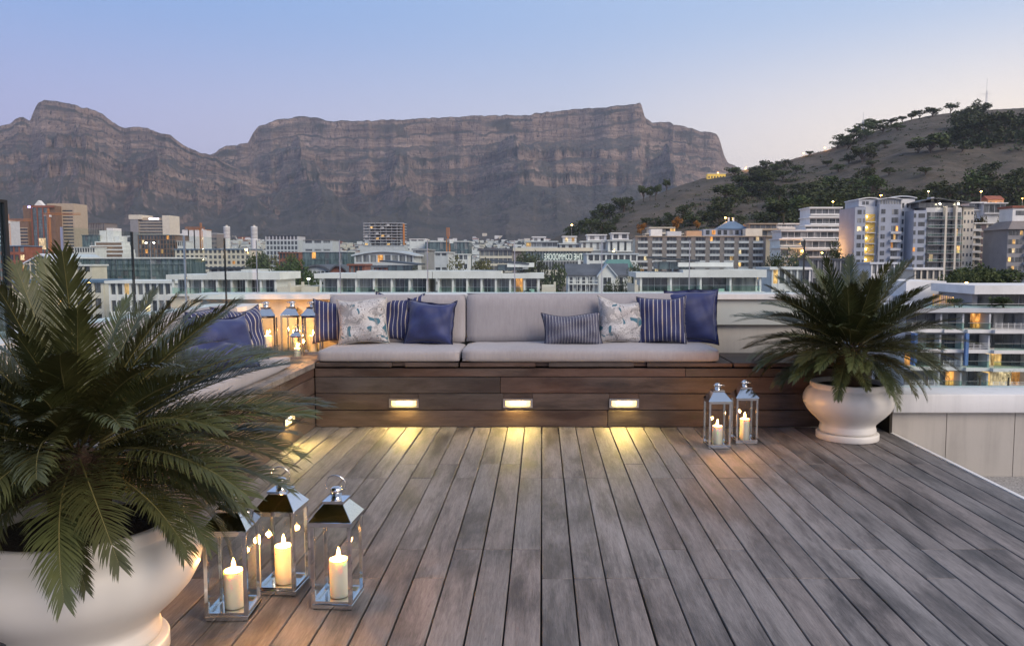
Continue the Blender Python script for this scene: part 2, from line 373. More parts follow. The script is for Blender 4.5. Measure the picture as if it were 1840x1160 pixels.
# ------------------------------------------------------------------ deck
PITCHB, BW = .1416, .1347
DX0, DX1, DY0, DY1 = -1.93, 2.82, -.6, 6.47
deck = bpy.data.objects.new('deck', None); COL.objects.link(deck); deck['kind'] = 'structure'; deck['label'] = 'weathered grey timber deck of long planks'
PL = {}
def plank(name, x0, x1, y0, y1, z0, z1, mat, parent, bev=.004):
    sx, sy, sz = round(x1 - x0, 4), round(y1 - y0, 4), round(z1 - z0, 4)
    key = (sx, sy, sz, mat.name)
    if key not in PL:
        m = MB(); m.box(-sx / 2, sx / 2, -sy / 2, sy / 2, -sz / 2, sz / 2); PL[key] = bevel_mesh(m.mesh('plank', mat), bev, 1, False)
    return link(name, PL[key], parent, ((x0 + x1) / 2, (y0 + y1) / 2, (z0 + z1) / 2))
rg = random.Random(3)
k0 = math.ceil((DX0 - -.145) / PITCHB) - 1
SETS = [[.51, 2.10, 3.688, 5.277], [.17, 1.75, 3.342, 4.932], [1.30, 2.10, 3.688, 4.932], [.51, 1.75, 3.342, 5.277]]
for k in range(k0, 40):
    x0 = -.145 + k * PITCHB + .0033; x1 = x0 + BW
    if x0 > DX1 - .02: break
    x0, x1 = max(x0, DX0), min(x1, DX1)
    if x1 - x0 < .02: continue
    js = [DY0] + sorted(rg.choice(SETS[:2] if rg.random() < .7 else SETS)) + [DY1]
    for a, b in zip(js, js[1:]):
        p = plank('plank', x0 + rg.uniform(-.0012, .0012), x1 + rg.uniform(-.0012, .0012), a + .0015, b - .0015, -.026, 0, DECK, deck, .0028)
        p.location.z += rg.uniform(-.0018, .0012); p.rotation_euler = (0, rg.uniform(-.006, .006), 0)
m = MB(); m.box(DX0, DX1, DY0, DY1, -.34, -.045); m.build('underframe', DARK, deck)
m = MB(); m.box(DX1 + .004, DX1 + .03, DY0, DY1 - .24, -.34, .006); m.build('edge_trim', COPE, deck)
m = MB(); m.box(-3.6, 9.5, -3., 9.0, -.75, -.363); o = m.build('lower_roof_terrace', GRAVEL); o['kind'] = 'structure'

# ------------------------------------------------------------------ parapets and glass
YB = 7.40
w = thing('parapet_wall', 'long cream parapet wall with white coping behind the bench', 'wall', (0, 0, 0))
m = MB(); m.box(-3.2, 2.82, YB - .12, YB + .22, -.36, 1.035); m.build('wall_panel', PAINT, w)
m = MB(); m.box(-3.26, 2.84, YB - .20, YB + .28, 1.038, 1.085); bevel_mesh(m.mesh('coping', COPE), .006, 1); o = m.build('coping', COPE, w)
m = MB(); m.box(1.2, 2.83, YB - .165, YB - .122, .80, 1.036); m.build('fascia_board', plain('pale_green_grey_fascia', (.50, .53, .50), .6, var=.05), w)
w = thing('parapet_wall', 'low parapet at right with white coping over grey beige panels', 'wall', (0, 0, 0))
xs = [2.845, 3.29, 3.845, 4.40, 4.955, 5.51, 6.1]
for a, b in zip(xs, xs[1:]):
    m = MB(); m.box(a + .003, b - .003, 6.25, 6.30, -.362, .165); m.build('wall_panel', PANEL, w)
m = MB(); m.box(2.85, 6.1, 6.303, 6.62, -.36, .17); m.build('core', DARK, w)
m = MB(); m.box(2.83, 6.12, 6.20, 6.64, .172, .324); me = bevel_mesh(m.mesh('coping', COPE), .008, 2); link('coping', me, w)
g = thing('glass_balustrade', 'low frameless glass screen on the right parapet', 'balustrade')
for a, b in ((2.9, 3.66), (3.67, 4.5), (4.51, 5.4)):
    m = MB(); m.box(a, b, 6.54, 6.552, .325, .60); m.build('pane', BALGLASS, g)
w = thing('parapet_wall', 'cream parapet wall along the left side behind the big cycad', 'wall', (0, 0, 0))
m = MB(); m.box(-2.98, -2.62, 1.0, YB - .125, -.36, .955); m.build('wall_panel', PAINT, w)
m = MB(); m.box(-3.04, -2.58, .95, YB - .205, .958, 1.0); m.build('coping', COPE, w)
XG = -2.75
g = thing('glass_balustrade', 'frameless glass panes with thin joints along the left parapet', 'balustrade')
ys = [-XG * F * v for v in (.001166, .001364, .001563, .001761, .001957)]
for a, b in zip(ys, ys[1:]):
    m = MB(); m.box(XG - .006, XG + .006, a + .005, min(b, YB) - .005, 1.003, 1.588); m.build('pane', BALGLASS, g)
for i, y in enumerate(ys[:-1]):
    m = MB(); m.box(XG - .007, XG + .007, y - .0045, y + .0045, 1.003, 1.588); m.build('joint_strip', STEEL if i % 2 == 0 else BLACK, g)
g = thing('glass_screen', 'taller black framed glass screen at the far left edge', 'screen')
y1 = -XG * F * .001042
m = MB(); m.box(XG - .006, XG + .006, y1 - .75, y1 - .012, 1.003, 1.69); m.build('pane', thin_glass('screen_glass', (.80, .90, .88), 1.5), g)
m = MB(); m.box(XG - .014, XG + .014, y1 - .012, y1 + .012, 1.003, 1.705); m.build('frame_post', BLACK, g)
m = MB(); m.box(XG - .014, XG + .014, y1 - .75, y1 - .013, 1.691, 1.705); m.build('frame_rail', BLACK, g)
g = thing('glass_balustrade', 'frameless glass panes above the parapet behind the bench', 'balustrade')
xs = [X(p, YB + .05) for p in (463, 612, 769, 925, 1081, 1238, 1443)]
for a, b in zip(xs, xs[1:]):
    m = MB(); m.box(a + .004, b - .004, YB + .044, YB + .056, 1.086, 1.588); m.build('pane', BALGLASS, g)
for i, x in enumerate(xs):
    e = .006 if i == 6 else .0035
    m = MB(); m.box(x - e, x + e, YB + .042, YB + .058, 1.086, 1.592 if i == 6 else 1.588); m.build('joint_strip', BLACK if i == 6 else STEEL, g)

# ------------------------------------------------------------------ benches
LENS = emit('step_light_lens', (1., .72, .26), 1.5); LENSW = emit('step_light_tube', (1., .90, .66), 7.)
def step_light(bench, loc, rz):
    r = link('step_light', None, bench, loc, (0, 0, rz))
    m = MB()                                           # frame, local: front towards -y
    for b in ((-.124, .124, .022, .037), (-.124, .124, -.037, -.022), (-.124, -.104, -.0218, .0218), (.104, .124, -.0218, .0218)):
        m.box(b[0], b[1], -.012, .03, b[2], b[3])
    m.build('frame', STEEL, r)
    m = MB(); m.box(-.103, .103, .012, .022, -.0215, .0215); m.build('lens', LENS, r)
    m = MB(); m.tube([(-.06, .004, .004), (.06, .004, .004)], .008, 8); m.build('tube', LENSW, r)
    for i in range(2):
        m = MB(); m.box(-.1035, .1035, -.004, .0, -.012 + i * .014, -.0095 + i * .014); m.build('louvre', STEEL, r)
    L = bpy.data.lights.new('step_light_glow', 'AREA'); L.shape = 'RECTANGLE'; L.size = .18; L.size_y = .03; L.energy = 2.6; L.color = (1., .70, .20)
    lo = bpy.data.objects.new('step_light_glow', L); COL.objects.link(lo); lo.parent = r; lo.location = (0, -.022, -.012); lo.rotation_euler = (R(-34), 0, 0)
bx0, bx1, by = -1.90, 2.76, 6.46
b = thing('bench', 'long dark timber storage bench with three lit step lights', 'bench', (0, 0, 0))
rows = [(.004, .142), (.147, .283), (.288, .424), (.429, .498)]
cuts = {0: [.55], 1: [], 2: [-.35], 3: [1.2]}
lx = [X(723, by), X(930, by), X(1123, by)]
for i, (z0, z1) in enumerate(rows):
    xs = [bx0] + cuts[i] + [bx1]
    if i == 1: xs = [bx0] + [v for x in lx for v in (x - .122, x + .122)] + [bx1]
    segs = list(zip(xs, xs[1:]))
    for j, (a, c) in enumerate(segs):
        if i == 1 and j % 2 == 1:                      # the board is cut out round each light
            plank('plank', a, c, by, by + .022, z0, .205 - .036, BENCH, b, .002); plank('plank', a, c, by, by + .022, .205 + .036, z1, BENCH, b, .002); continue
        plank('plank', a + .001, c - .001, by + rg.uniform(-.001, .001), by + .022, z0, z1, BENCH, b, .003)
m = MB(); m.box(bx0 + .01, bx1, by + .04, YB - .21, .0, .496); m.build('carcass', DARK, b)
lids = [(bx0 + .012, -.70), (-.685, 1.585), (1.60, bx1)]
for i, (a, c) in enumerate(lids):
    for j in range(5):
        y0 = by - .012 + j * .145
        if j == 0:                                     # front slat with finger notches
            ns = {0: [-1.20], 1: [0., .82], 2: []}[i]; e = [a] + [v for n in ns for v in (n - .055, n + .055)] + [c]
            for q in range(0, len(e), 2): plank('lid_slat', e[q], e[q + 1], y0, y0 + .14, .512, .545, BENCH, b, .003)
            for n in ns: plank('lid_slat', n - .055, n + .055, y0 + .035, y0 + .14, .512, .545, BENCH, b, .003)
        else: plank('lid_slat', a, c, y0, y0 + .14, .512, .545, BENCH, b, .003)
for x in lx: step_light(b, (x, by, .205), 0)
lb = thing('bench', 'timber bench running forward along the left side, partly behind the cycad', 'bench', (0, 0, 0))
ly0 = 3.45; fx = -1.905
ys_l = 5.78
for i, (z0, z1) in enumerate(rows):
    ys = [ly0, ys_l - .122, ys_l + .122, by + .0] if i == 1 else [ly0, [5.1, 0, 4.7, 5.6][i], by]
    for j, (a, c) in enumerate(zip(ys, ys[1:])):
        if i == 1 and j == 1:
            plank('plank', fx - .022, fx, a, c, z0, .205 - .036, BENCHY, lb, .002); plank('plank', fx - .022, fx, a, c, .205 + .036, z1, BENCHY, lb, .002); continue
        plank('plank', fx - .022, fx, a + .001, c - .001, z0, z1, BENCHY, lb, .003)
m = MB(); m.box(-2.61, fx - .04, ly0 + .01, YB - .21, .0, .496); m.build('carcass', DARK, lb)
plank('edge_rail', fx - .055, fx + .008, ly0, by - .002, .500, .545, SLAT, lb, .003)
for j in range(27):
    y0 = ly0 + j * .138
    if y0 + .13 > YB - .13: break
    plank('lid_slat', -2.61, fx - .060 if y0 < by - .14 else fx - .004, y0, y0 + .132, .512, .545, SLAT, lb, .003)
step_light(lb, (fx, ys_l, .205), R(90))

# ------------------------------------------------------------------ cushions
def linen(name, c, sc=900):
    t = NT(name); v = t.coord()
    wa = t.node('TexWave', {'Vector': v, 'Scale': 95., 'Distortion': 1.2, 'Detail': 2.}, bands_direction='X').outputs[1]
    wb = t.node('TexWave', {'Vector': v, 'Scale': 95., 'Distortion': 1.2, 'Detail': 2.}, bands_direction='Z').outputs[1]
    n = t.noise(t.mapv(v, (1, 1, .12)), 60, 4, .7); b = t.noise(v, 2.2, 4, .6)
    f = t.math('ADD', t.math('MULTIPLY', n, .5), t.math('MULTIPLY', b, .5))
    t.bump(t.math('ADD', wa, wb), .12, .002)
    return t.fin(t.ramp(f, (.35, tuple(q * .84 for q in c)), (.65, tuple(q * 1.1 for q in c))), .9, 0, Sheen_Weight=.25)
GREY = linen('grey_linen', (.335, .315, .325)); PIPE = linen('grey_piping', (.27, .25, .26))
def cushion(name, label, x0, x1, y0, y1, z0, z1, rot=0., puff=.012, seed=1, seam='z', rz=0.):
    """a box cushion with soft swollen faces and piped edges; origin at its bottom centre"""
    sx, sy, sz = x1 - x0, y1 - y0, z1 - z0
    root = thing(name, label, 'cushion', ((x0 + x1) / 2, (y0 + y1) / 2, z0), rz); root.rotation_euler = (rot, 0, rz)
    bm = bmesh.new(); bmesh.ops.create_cube(bm, size=1)
    for v in bm.verts: v.co = Vector((v.co.x * sx, v.co.y * sy, (v.co.z + .5) * sz))
    bmesh.ops.subdivide_edges(bm, edges=[e for e in bm.edges if abs(e.verts[0].co.x - e.verts[1].co.x) > .01], cuts=24, use_grid_fill=True)
    bmesh.ops.subdivide_edges(bm, edges=[e for e in bm.edges if abs(e.verts[0].co.y - e.verts[1].co.y) > .01], cuts=6, use_grid_fill=True)
    bmesh.ops.subdivide_edges(bm, edges=[e for e in bm.edges if abs(e.verts[0].co.z - e.verts[1].co.z) > .01], cuts=6, use_grid_fill=True)
    r_ = min(.035, sz * .42, sy * .42)
    for v in bm.verts:
        c = v.co; h = (sx / 2, sy / 2, sz / 2); q = Vector((c.x, c.y, c.z - sz / 2))
        inn = Vector([max(-hh + r_, min(hh - r_, qq)) for hh, qq in zip(h, q)]); d = q - inn
        if d.length > 1e-6: q = inn + d.normalized() * min(r_, d.length) 
        u = [qq / hh for qq, hh in zip(q, h)]
        sw = puff * (1 - u[0] ** 6)
        wv = (math.sin(q.x * 9 + seed) + math.sin(q.x * 23 + seed * 2.1) * .4) * .003
        if seam == 'z': q.z += math.copysign(1, q.z) * (sw * (1 - u[1] ** 4) + (wv if q.z > 0 else 0)); q.y += math.copysign(1, q.y) * (sw * .5 + wv) * (1 - u[2] ** 2)
        else: q.y += math.copysign(1, q.y) * (sw * (1 - u[2] ** 4) * (1 - u[0] ** 8) + wv * .6); q.z += wv * .5
        v.co = q + Vector((0, 0, sz / 2))
    me = bpy.data.meshes.new('cover'); bm.to_mesh(me); bm.free(); me.materials.append(GREY)
    me.polygons.foreach_set('use_smooth', [True] * len(me.polygons)); link('cover', me, root)
    for e in ((.004, 1), (.0, -1)):
        m = MB(); k = r_ * .30
        if seam == 'z': zz = sz * (.80 if e[1] > 0 else .2); pts = [(-sx / 2 + k, -sy / 2 + k), (sx / 2 - k, -sy / 2 + k), (sx / 2 - k, sy / 2 - k), (-sx / 2 + k, sy / 2 - k)]; path = [(*p, zz + .004 * math.sin(i * 3 + seed)) for i, p in enumerate(pts)]
        else: yy_ = sy * .34 * e[1]; path = [(-sx / 2 + k * .5, yy_, k), (sx / 2 - k * .5, yy_, k), (sx / 2 - k * .5, yy_, sz - k * .3), (-sx / 2 + k * .5, yy_, sz - k * .3)]
        dense = []
        for i in range(4):
            A_, B_ = Vector(path[i]), Vector(path[(i + 1) % 4])
            dense += [A_.lerp(B_, t_ / 8) for t_ in range(8)]
        m.tube(dense + [dense[0]], .0038, 6, cap=False); m.build('piping', PIPE, root, True)
    return root
SEATZ = .546
cushion('seat_cushion', 'long flat grey seat cushion under the left pillow cluster', -1.885, -.685, by - .005, by + .60, SEATZ, SEATZ + .105, seed=2)
cushion('seat_cushion', 'longest flat grey seat cushion on the right half of the bench', -.675, 1.485, by - .01, by + .60, SEATZ, SEATZ + .113, seed=5, puff=.016)
cushion('back_cushion', 'grey upright back cushion behind the left pillow cluster', -1.915, -.690, 6.96, 7.12, SEATZ + .105, 1.085, rot=R(-5), seam='y', seed=3)
cushion('back_cushion', 'widest grey upright back cushion behind the right pillows', -.682, 1.535, 6.96, 7.13, SEATZ + .112, 1.098, rot=R(-5), seam='y', seed=8, puff=.02)
cushion('seat_cushion', 'grey seat cushion on the left side bench behind the fronds', -2.50, -1.99, 4.0, 6.15, SEATZ, SEATZ + .10, seed=4)
cushion('back_cushion', 'grey back cushion leaning on the left side parapet', -1.1, 1.1, -.08, .08, 0, .40, rot=R(-6), seam='y', seed=6)
bc = [o for o in COL.objects if o.get('label') == 'grey back cushion leaning on the left side parapet'][0]
bc.location = (-2.44, 5.05, SEATZ + .107); bc.rotation_euler = Euler((R(-6), 0, R(90)))

# ------------------------------------------------------------------ scatter pillows
def navy():
    t = NT('navy_cotton'); v = t.coord(); n = t.noise(v, 7, 5, .6); w = t.noise(v, 420, 2, .6); t.bump(t.math('ADD', n, t.math('MULTIPLY', w, .2)), .25, .01)
    return t.fin(t.ramp(n, (.3, (.010, .017, .075)), (.7, (.022, .036, .145))), .62, 0, Sheen_Weight=.3)
def striped(name, base, stripes, period):
    """stripes: (centre, half width, colour) inside one period, metres along local x"""
    t = NT(name); v = t.coord(); x = t.node('SeparateXYZ', {0: v}).outputs[0]
    wob = t.math('MULTIPLY', t.math('SUBTRACT', t.noise(v, 9, 2, .5), .5), .006)
    q = t.math('MULTIPLY', t.math('FRACT', t.math('DIVIDE', t.math('ADD', t.math('ADD', x, wob), 5 * period), period)), period)
    w = t.noise(v, 300, 2, .6); c = t.mix(w, tuple(k * .8 for k in base), tuple(k * 1.2 for k in base))
    for ce, hw, cl in stripes:
        f = t.math('LESS_THAN', t.math('ABSOLUTE', t.math('SUBTRACT', q, ce)), hw)
        c = t.mix(f, c, cl)
    t.bump(t.math('ADD', t.noise(v, 8, 4, .6), t.math('MULTIPLY', w, .15)), .2, .01)
    return t.fin(c, .8, 0, Sheen_Weight=.2)
CR, TN, WH = (.62, .56, .47), (.36, .29, .22), (.62, .62, .64)
STRIPE = striped('navy_cream_stripe', (.018, .024, .095), [(.011, .0022, CR), (.0165, .0014, TN), (.049, .0016, WH)], .076)
PIN = striped('navy_fine_stripe', (.020, .024, .062), [(.006, .0011, WH), (.0125, .0008, (.30, .30, .34)), (.019, .0008, (.25, .25, .30))], .0255)
def toile():
    t = NT('printed_toile'); v = t.coord(); p = t.mapv(v, (1, 1, 1), (.31, 0, .17))
    base = t.mix(t.noise(p, 5, 3, .5), (.60, .60, .62), (.47, .44, .41))
    n = t.noise(p, 13, 3, .55, 2.4)
    lines = t.math('ABSOLUTE', t.math('SUBTRACT', t.math('FRACT', t.math('MULTIPLY', n, 9.)), .5))
    scroll = t.ramp(lines, (.06, 1.), (.15, 0.))
    zone = t.noise(p, 6.5, 2, .5)
    c = t.mix(t.math('MULTIPLY', scroll, t.ramp(zone, (.36, .35), (.50, 1.))), base, (.075, .075, .085))
    vo = t.node('TexVoronoi', {'Vector': p, 'Scale': 34.}).outputs[0]
    c = t.mix(t.math('MULTIPLY', t.ramp(vo, (.20, 1.), (.26, 0.)), t.ramp(t.noise(p, 8, 2, .5), (.46, 0.), (.54, .85))), c, (.13, .10, .085))
    c = t.mix(t.ramp(t.noise(p, 9, 1, .4, 1.), (.60, 0.), (.62, .95)), c, (.028, .12, .17))
    c = t.mix(t.math('MULTIPLY', t.ramp(t.noise(t.mapv(p, (1, 1, 1), (3, 0, 1)), 8, 2, .5, 1.5), (.56, 0.), (.58, .8)), .8), c, (.20, .20, .205))
    t.bump(t.noise(v, 9, 4, .6), .2, .01); return t.fin(c, .85)
NAVY, TOILE = navy(), toile()
NAVYD = plain('navy_edging', (.008, .011, .04), .8); NATF = plain('unbleached_fringe', (.5, .47, .42), .9)
def pillow(label, px, py0, wid, hgt, Y, mat, tilt=12., yaw=0., roll=0., thick=.16, seed=1, flange=0., fringe=None, floor=None, group=None, loc=None):
    root = thing('pillow', label, 'pillow', loc or (X(px, Y), Y, SEATZ + .113 if floor is None else floor)); root.rotation_euler = Euler((R(-tilt), R(roll), R(yaw)), 'XYZ')
    n = 30; rs = random.Random(seed); m = MB(); ph = [rs.uniform(0, 6) for _ in range(8)]
    def P(u, v, s):
        e = 1 - .09 * (1 - u * u) * abs(v) ** 3 - .0; e2 = 1 - .09 * (1 - v * v) * abs(u) ** 3
        x = u * wid / 2 * e2; z = v * hgt / 2 * e
        if v < 0: z *= 1 - .06 * (1 - u * u)
        b = max(0, (1 - abs(u) ** 3.2)) ** .62 * max(0, (1 - abs(v) ** 3.2)) ** .62
        wr = math.sin(u * 5 + v * 3 + ph[0]) * .010 + math.sin(u * 3 - v * 7 + ph[1]) * .008 + math.sin(u * 14 * (v + 1.2) + ph[2]) * .0025 * abs(u)
        y = s * (thick / 2 * b + (wr * b if s < 0 else 0))
        sag = -.018 * (1 - u * u) * max(0, v) ** 2 * (1 + math.sin(ph[3]))
        return (x + .012 * math.sin(ph[4]) * v, y, z + hgt / 2 + sag + .010 * math.sin(u * 3 + ph[5]) * max(0, v))
    for s in (-1, 1):
        vs = [P(-1 + 2 * i / n, -1 + 2 * j / n, s) for j in range(n + 1) for i in range(n + 1)]
        fs = [(j * (n + 1) + i, j * (n + 1) + i + 1, (j + 1) * (n + 1) + i + 1, (j + 1) * (n + 1) + i) for j in range(n) for i in range(n)]
        m.add(vs, fs if s < 0 else [f[::-1] for f in fs])
    me = m.mesh('cover', mat, True); bm = bmesh.new(); bm.from_mesh(me); bmesh.ops.remove_doubles(bm, verts=bm.verts, dist=1e-5); bm.to_mesh(me); bm.free(); link('cover', me, root)
    edge = [(-1 + 2 * i / n, -1) for i in range(n)] + [(1, -1 + 2 * i / n) for i in range(n)] + [(1 - 2 * i / n, 1) for i in range(n)] + [(-1, 1 - 2 * i / n) for i in range(n)]
    pts = [Vector(P(u, v, 1)) for u, v in edge]; c0 = Vector((0, 0, hgt / 2))
    if flange:
        m = MB(); out = []
        for i, p in enumerate(pts):
            d = (p - c0); d.y = 0; d.normalize(); u, v = edge[i]; k = flange * (1 + .35 * (abs(u) * abs(v)) ** 4)
            out.append(p + d * k + Vector((0, .012 * math.sin(i * .33 + ph[6]) + .008 * math.sin(i * .9), 0)))
        N = len(pts); m.add(pts + out + [q + Vector((0, .003, 0)) for q in out] + [q + Vector((0, .003, 0)) for q in pts], [(i, (i + 1) % N, N + (i + 1) % N, N + i) for i in range(N)] + [(N + i, N + (i + 1) % N, 2 * N + (i + 1) % N, 2 * N + i) for i in range(N)] + [(2 * N + i, 2 * N + (i + 1) % N, 3 * N + (i + 1) % N, 3 * N + i) for i in range(N)])
        m.build('flange', mat, root, True); m = MB(); m.tube(out + [out[0]], .0035, 5, cap=False); m.build('edging', NAVYD, root, True)
    else:
        m = MB(); m.tube(pts + [pts[0]], .004, 6, cap=False); m.build('piping', NAVYD if mat is not TOILE else NATF, root, True)
    if fringe:
        for sd in (-1, 1):
            m = MB()
            for i, p in enumerate(pts):
                u, v = edge[i]
                if u * sd < .999: continue
                for k in range(3):
                    q = p + (pts[(i + 1) % len(pts)] - p) * (k / 3); d = Vector((sd, rs.uniform(-.4, .4), rs.uniform(-.5, .3))).normalized() * rs.uniform(.008, .016)
                    m.tube([q, q + d], .0012, 3)
            m.build('fringe', NATF, root)['kind'] = 'stuff'
    return root
gp = None
pillow('navy pillow with cream stripes, half hidden at the bench corner beside the lanterns', 602, 630, .40, .41, 6.93, STRIPE, 14, 12, 0, .15, 1, fringe=1)
pillow('navy and cream striped pillow between the printed pillow and plain navy one', 712, 630, .46, .45, 6.96, STRIPE, 12, -8, 2, .16, 2, fringe=1)
pillow('white printed pillow with grey and teal scrolls, left pillow cluster', 651, 630, .44, .42, 6.80, TOILE, 16, 6, -2, .18, 3)
pillow('plain navy pillow in front of the left back cushion', 769, 630, .42, .40, 6.83, NAVY, 15, -4, 2, .19, 4, flange=.014)
pillow('short rectangular navy pillow with fine white pinstripes', 1029, 630, .52, .285, 6.72, PIN, 14, 4, 0, .14, 5)
pillow('white printed pillow with teal and brown scrolls, beside the pinstriped one', 1117, 630, .43, .425, 6.82, TOILE, 15, 8, 3, .18, 6)
pillow('navy pillow with cream stripes leaning on the rightmost plain navy pillow', 1190, 630, .43, .44, 6.80, STRIPE, 13, -10, -2, .18, 7, fringe=1)
pillow('large plain navy pillow with dark edging at the right bench end', 1245, 630, .445, .47, 6.93, NAVY, 9, -6, -2, .15, 8, flange=.022)
LF = SEATZ + .105
pillow('navy striped pillow leaning on the left side bench behind the fronds', 0, 0, .44, .42, 0, STRIPE, 14, 62, 0, .17, 11, fringe=1, loc=(-2.19, 5.72, LF))
pillow('plain navy pillow on the left side bench in front of the striped one', 0, 0, .46, .40, 0, NAVY, 20, 58, 0, .18, 12, flange=.014, loc=(-2.12, 5.25, LF))
pillow('second striped navy pillow on the left side bench nearest the parapet', 0, 0, .44, .42, 0, STRIPE, 10, 78, 0, .16, 13, loc=(-2.26, 5.35, LF))
pillow('plain navy pillow lying flat on the left side bench cushion', 0, 0, .42, .34, 0, NAVY, 74, 40, 0, .15, 14, loc=(-2.06, 5.02, LF + .075))

# ------------------------------------------------------------------ lanterns and candles
WAX = NT('candle_wax'); WAX = WAX.fin((.86, .80, .66), .45, 0, Subsurface_Weight=.5, Subsurface_Radius=(.028, .017, .009), Subsurface_Scale=1.)
FLAME = NT('candle_flame'); _e = FLAME.node('Emission', {'Color': (1., .50, .13, 1), 'Strength': 30.}); _t = FLAME.node('BsdfTransparent'); _a = FLAME.node('AddShader')
FLAME.t.links.new(_e.outputs[0], _a.inputs[0]); FLAME.t.links.new(_t.outputs[0], _a.inputs[1]); FLAME.t.links.new(_a.outputs[0], FLAME.out.inputs['Surface']); FLAME = FLAME.mat; WICK = plain('burnt_wick', (.02, .015, .012), .9)
def make_candle(label, loc, h=.15, r=.0375, power=2.8, group=None):
    c = thing('candle', label, 'candle', loc, 0, group)
    m = MB(); m.lathe([(0, 0), (r - .002, 0), (r, .003), (r, h - .004), (r - .0015, h), (r - .006, h - .001), (r * .55, h - .005), (.004, h - .006), (0, h - .006)], 32); m.build('wax', WAX, c, True)
    m = MB(); m.tube([(0, 0, h - .006), (.0006, 0, h + .004), (.0022, 0, h + .010)], .0011, 6); m.build('wick', WICK, c)
    fz = h + .006; m = MB(); m.lathe([(0, fz), (.0052, fz + .004), (.0076, fz + .011), (.0066, fz + .020), (.0035, fz + .031), (.001, fz + .040), (0, fz + .043)], 12); m.build('flame', FLAME, c, True)
    L = bpy.data.lights.new('candle_light', 'POINT'); L.energy = power; L.color = (1., .43, .11); L.shadow_soft_size = .012
    o = bpy.data.objects.new('candle_light', L); COL.objects.link(o); o.parent = c; o.location = (0, 0, fz + .018)
    return c
def make_lantern(label, loc, rz, s=1., group=None, ring=60.):
    r = thing('lantern', label, 'lantern', loc, rz, group); r.scale = (s, s, s)
    a, H_ = .0825, .355                                # half width, body height
    m = MB(); m.box(-a, a, -a, a, .004, .022); m.box(-a + .006, a - .006, -a + .006, a - .006, .022, .026); link('base', bevel_mesh(m.mesh('base', CHROME), .0015, 1, False), r)
    for sx in (-1, 1):
        for sy in (-1, 1):
            m = MB(); x, y = sx * (a - .0075), sy * (a - .0075); m.box(x - .0075, x + .0075, y - .0075, y + .0075, .0225, H_ - .016); link('post', bevel_mesh(m.mesh('post', CHROME), .001, 1, False), r)
            m = MB(); m.box(x * .93 - .008, x * .93 + .008, y * .93 - .008, y * .93 + .008, 0, .0035); m.build('foot', BLACK, r)
    for q in range(4):
        M = Matrix.Rotation(q * math.pi / 2, 4, 'Z')
        m = MB(); m.box(-a + .015, a - .015, -a + .006, -a + .0085, .0265, H_ - .0165, 0, M); m.build('pane', LANGLASS, r)
        m = MB(); m.box(-a + (0 if q % 2 else .0151), a - (0 if q % 2 else .0151), -a, -a + .015, H_ - .0155, H_, 0, M); m.build('top_rail', CHROME, r)
        m = MB(); m.box(-a + (.0002 if q % 2 else .0152), a - (.0002 if q % 2 else .0152), -a + .0003, -a + .0145, .0268, .036, 0, M); m.build('bottom_rail', CHROME, r)
    e, tp, zt = a + .006, .040, H_ + .068
    m = MB(); m.add([(-e, -e, H_ + .001), (e, -e, H_ + .001), (e, e, H_ + .001), (-e, e, H_ + .001), (-e, -e, H_ + .006), (e, -e, H_ + .006), (e, e, H_ + .006), (-e, e, H_ + .006), (-tp, -tp, zt), (tp, -tp, zt), (tp, tp, zt), (-tp, tp, zt)],
        [(3, 2, 1, 0)] + [(i, (i + 1) % 4, 4 + (i + 1) % 4, 4 + i) for i in range(4)] + [(4 + i, 4 + (i + 1) % 4, 8 + (i + 1) % 4, 8 + i) for i in range(4)] + [(8, 9, 10, 11)])
    rf = link('roof', bevel_mesh(m.mesh('roof', CHROME), .0015, 1, False), r)
    m = MB(); m.box(-tp - .004, tp + .004, -tp - .004, tp + .004, zt + .0005, zt + .010); m.build('cap_plate', CHROME, rf)
    z = zt + .0105
    m = MB(); m.lathe([(.0215, z), (.0215, z + .020), (.024, z + .021), (.0245, z + .036), (.021, z + .045), (.011, z + .050), (0, z + .051)], 24); m.build('chimney', CHROME, rf, True)
    m = MB(); rr = .041; cz = z + .032; th = R(ring)
    pts = []
    for i in range(25):
        an = -math.pi * .16 + i / 24 * math.pi * 1.32; u, w_ = rr * math.cos(an), rr * math.sin(an) + .026
        pts.append((u, w_ * math.cos(th) * -1 + 0, cz + w_ * math.sin(th)))
    m.tube(pts, .0034, 8); m.build('ring_handle', CHROME, r, True)
    return r
def lit_lantern(label, clabel, x, y, z, rz, s=1., ring=60., power=3.4, ch=.15):
    make_lantern(label, (x, y, z), R(rz), s, None, ring)
    make_candle(clabel, (x + .004, y - .002, z + .0265 * s), ch * (1 if s == 1 else .75), .0375 if s == 1 else .028, power)
lit_lantern('polished steel lantern nearest the front, beside the big white pot', 'lit ivory candle in the front lantern beside the big pot', -1.228, 3.005, 0, 2, ring=25)
lit_lantern('polished steel lantern standing behind the other two front ones', 'lit ivory candle in the front lantern set furthest back', -1.107, 3.24, 0, -4, ring=78, ch=.162)
lit_lantern('polished steel lantern on the right of the front trio', 'lit ivory candle in the rightmost lantern of the front trio', -.838, 3.107, 0, -4, ring=80, ch=.156)
lit_lantern('left polished lantern of the pair before the bench', 'lit white candle in the left lantern of the bench pair', 1.314, 5.775, 0, 3, ring=10, power=2.4, ch=.135)
lit_lantern('right polished lantern of the pair, nearer the right pot', 'lit white candle in the lantern nearer the right pot', 1.556, 5.92, 0, 1, ring=8, power=2.4, ch=.16)
lit_lantern('tall lantern in the corner touching the striped pillow', 'lit candle in the corner lantern touching the striped pillow', -2.075, 7.02, SEATZ, 8, ring=10, power=2.2)
lit_lantern('tall corner lantern directly behind the small lantern', 'lit candle in the tall corner lantern behind the small one', -2.265, 7.06, SEATZ, -3, ring=10, power=2.2)
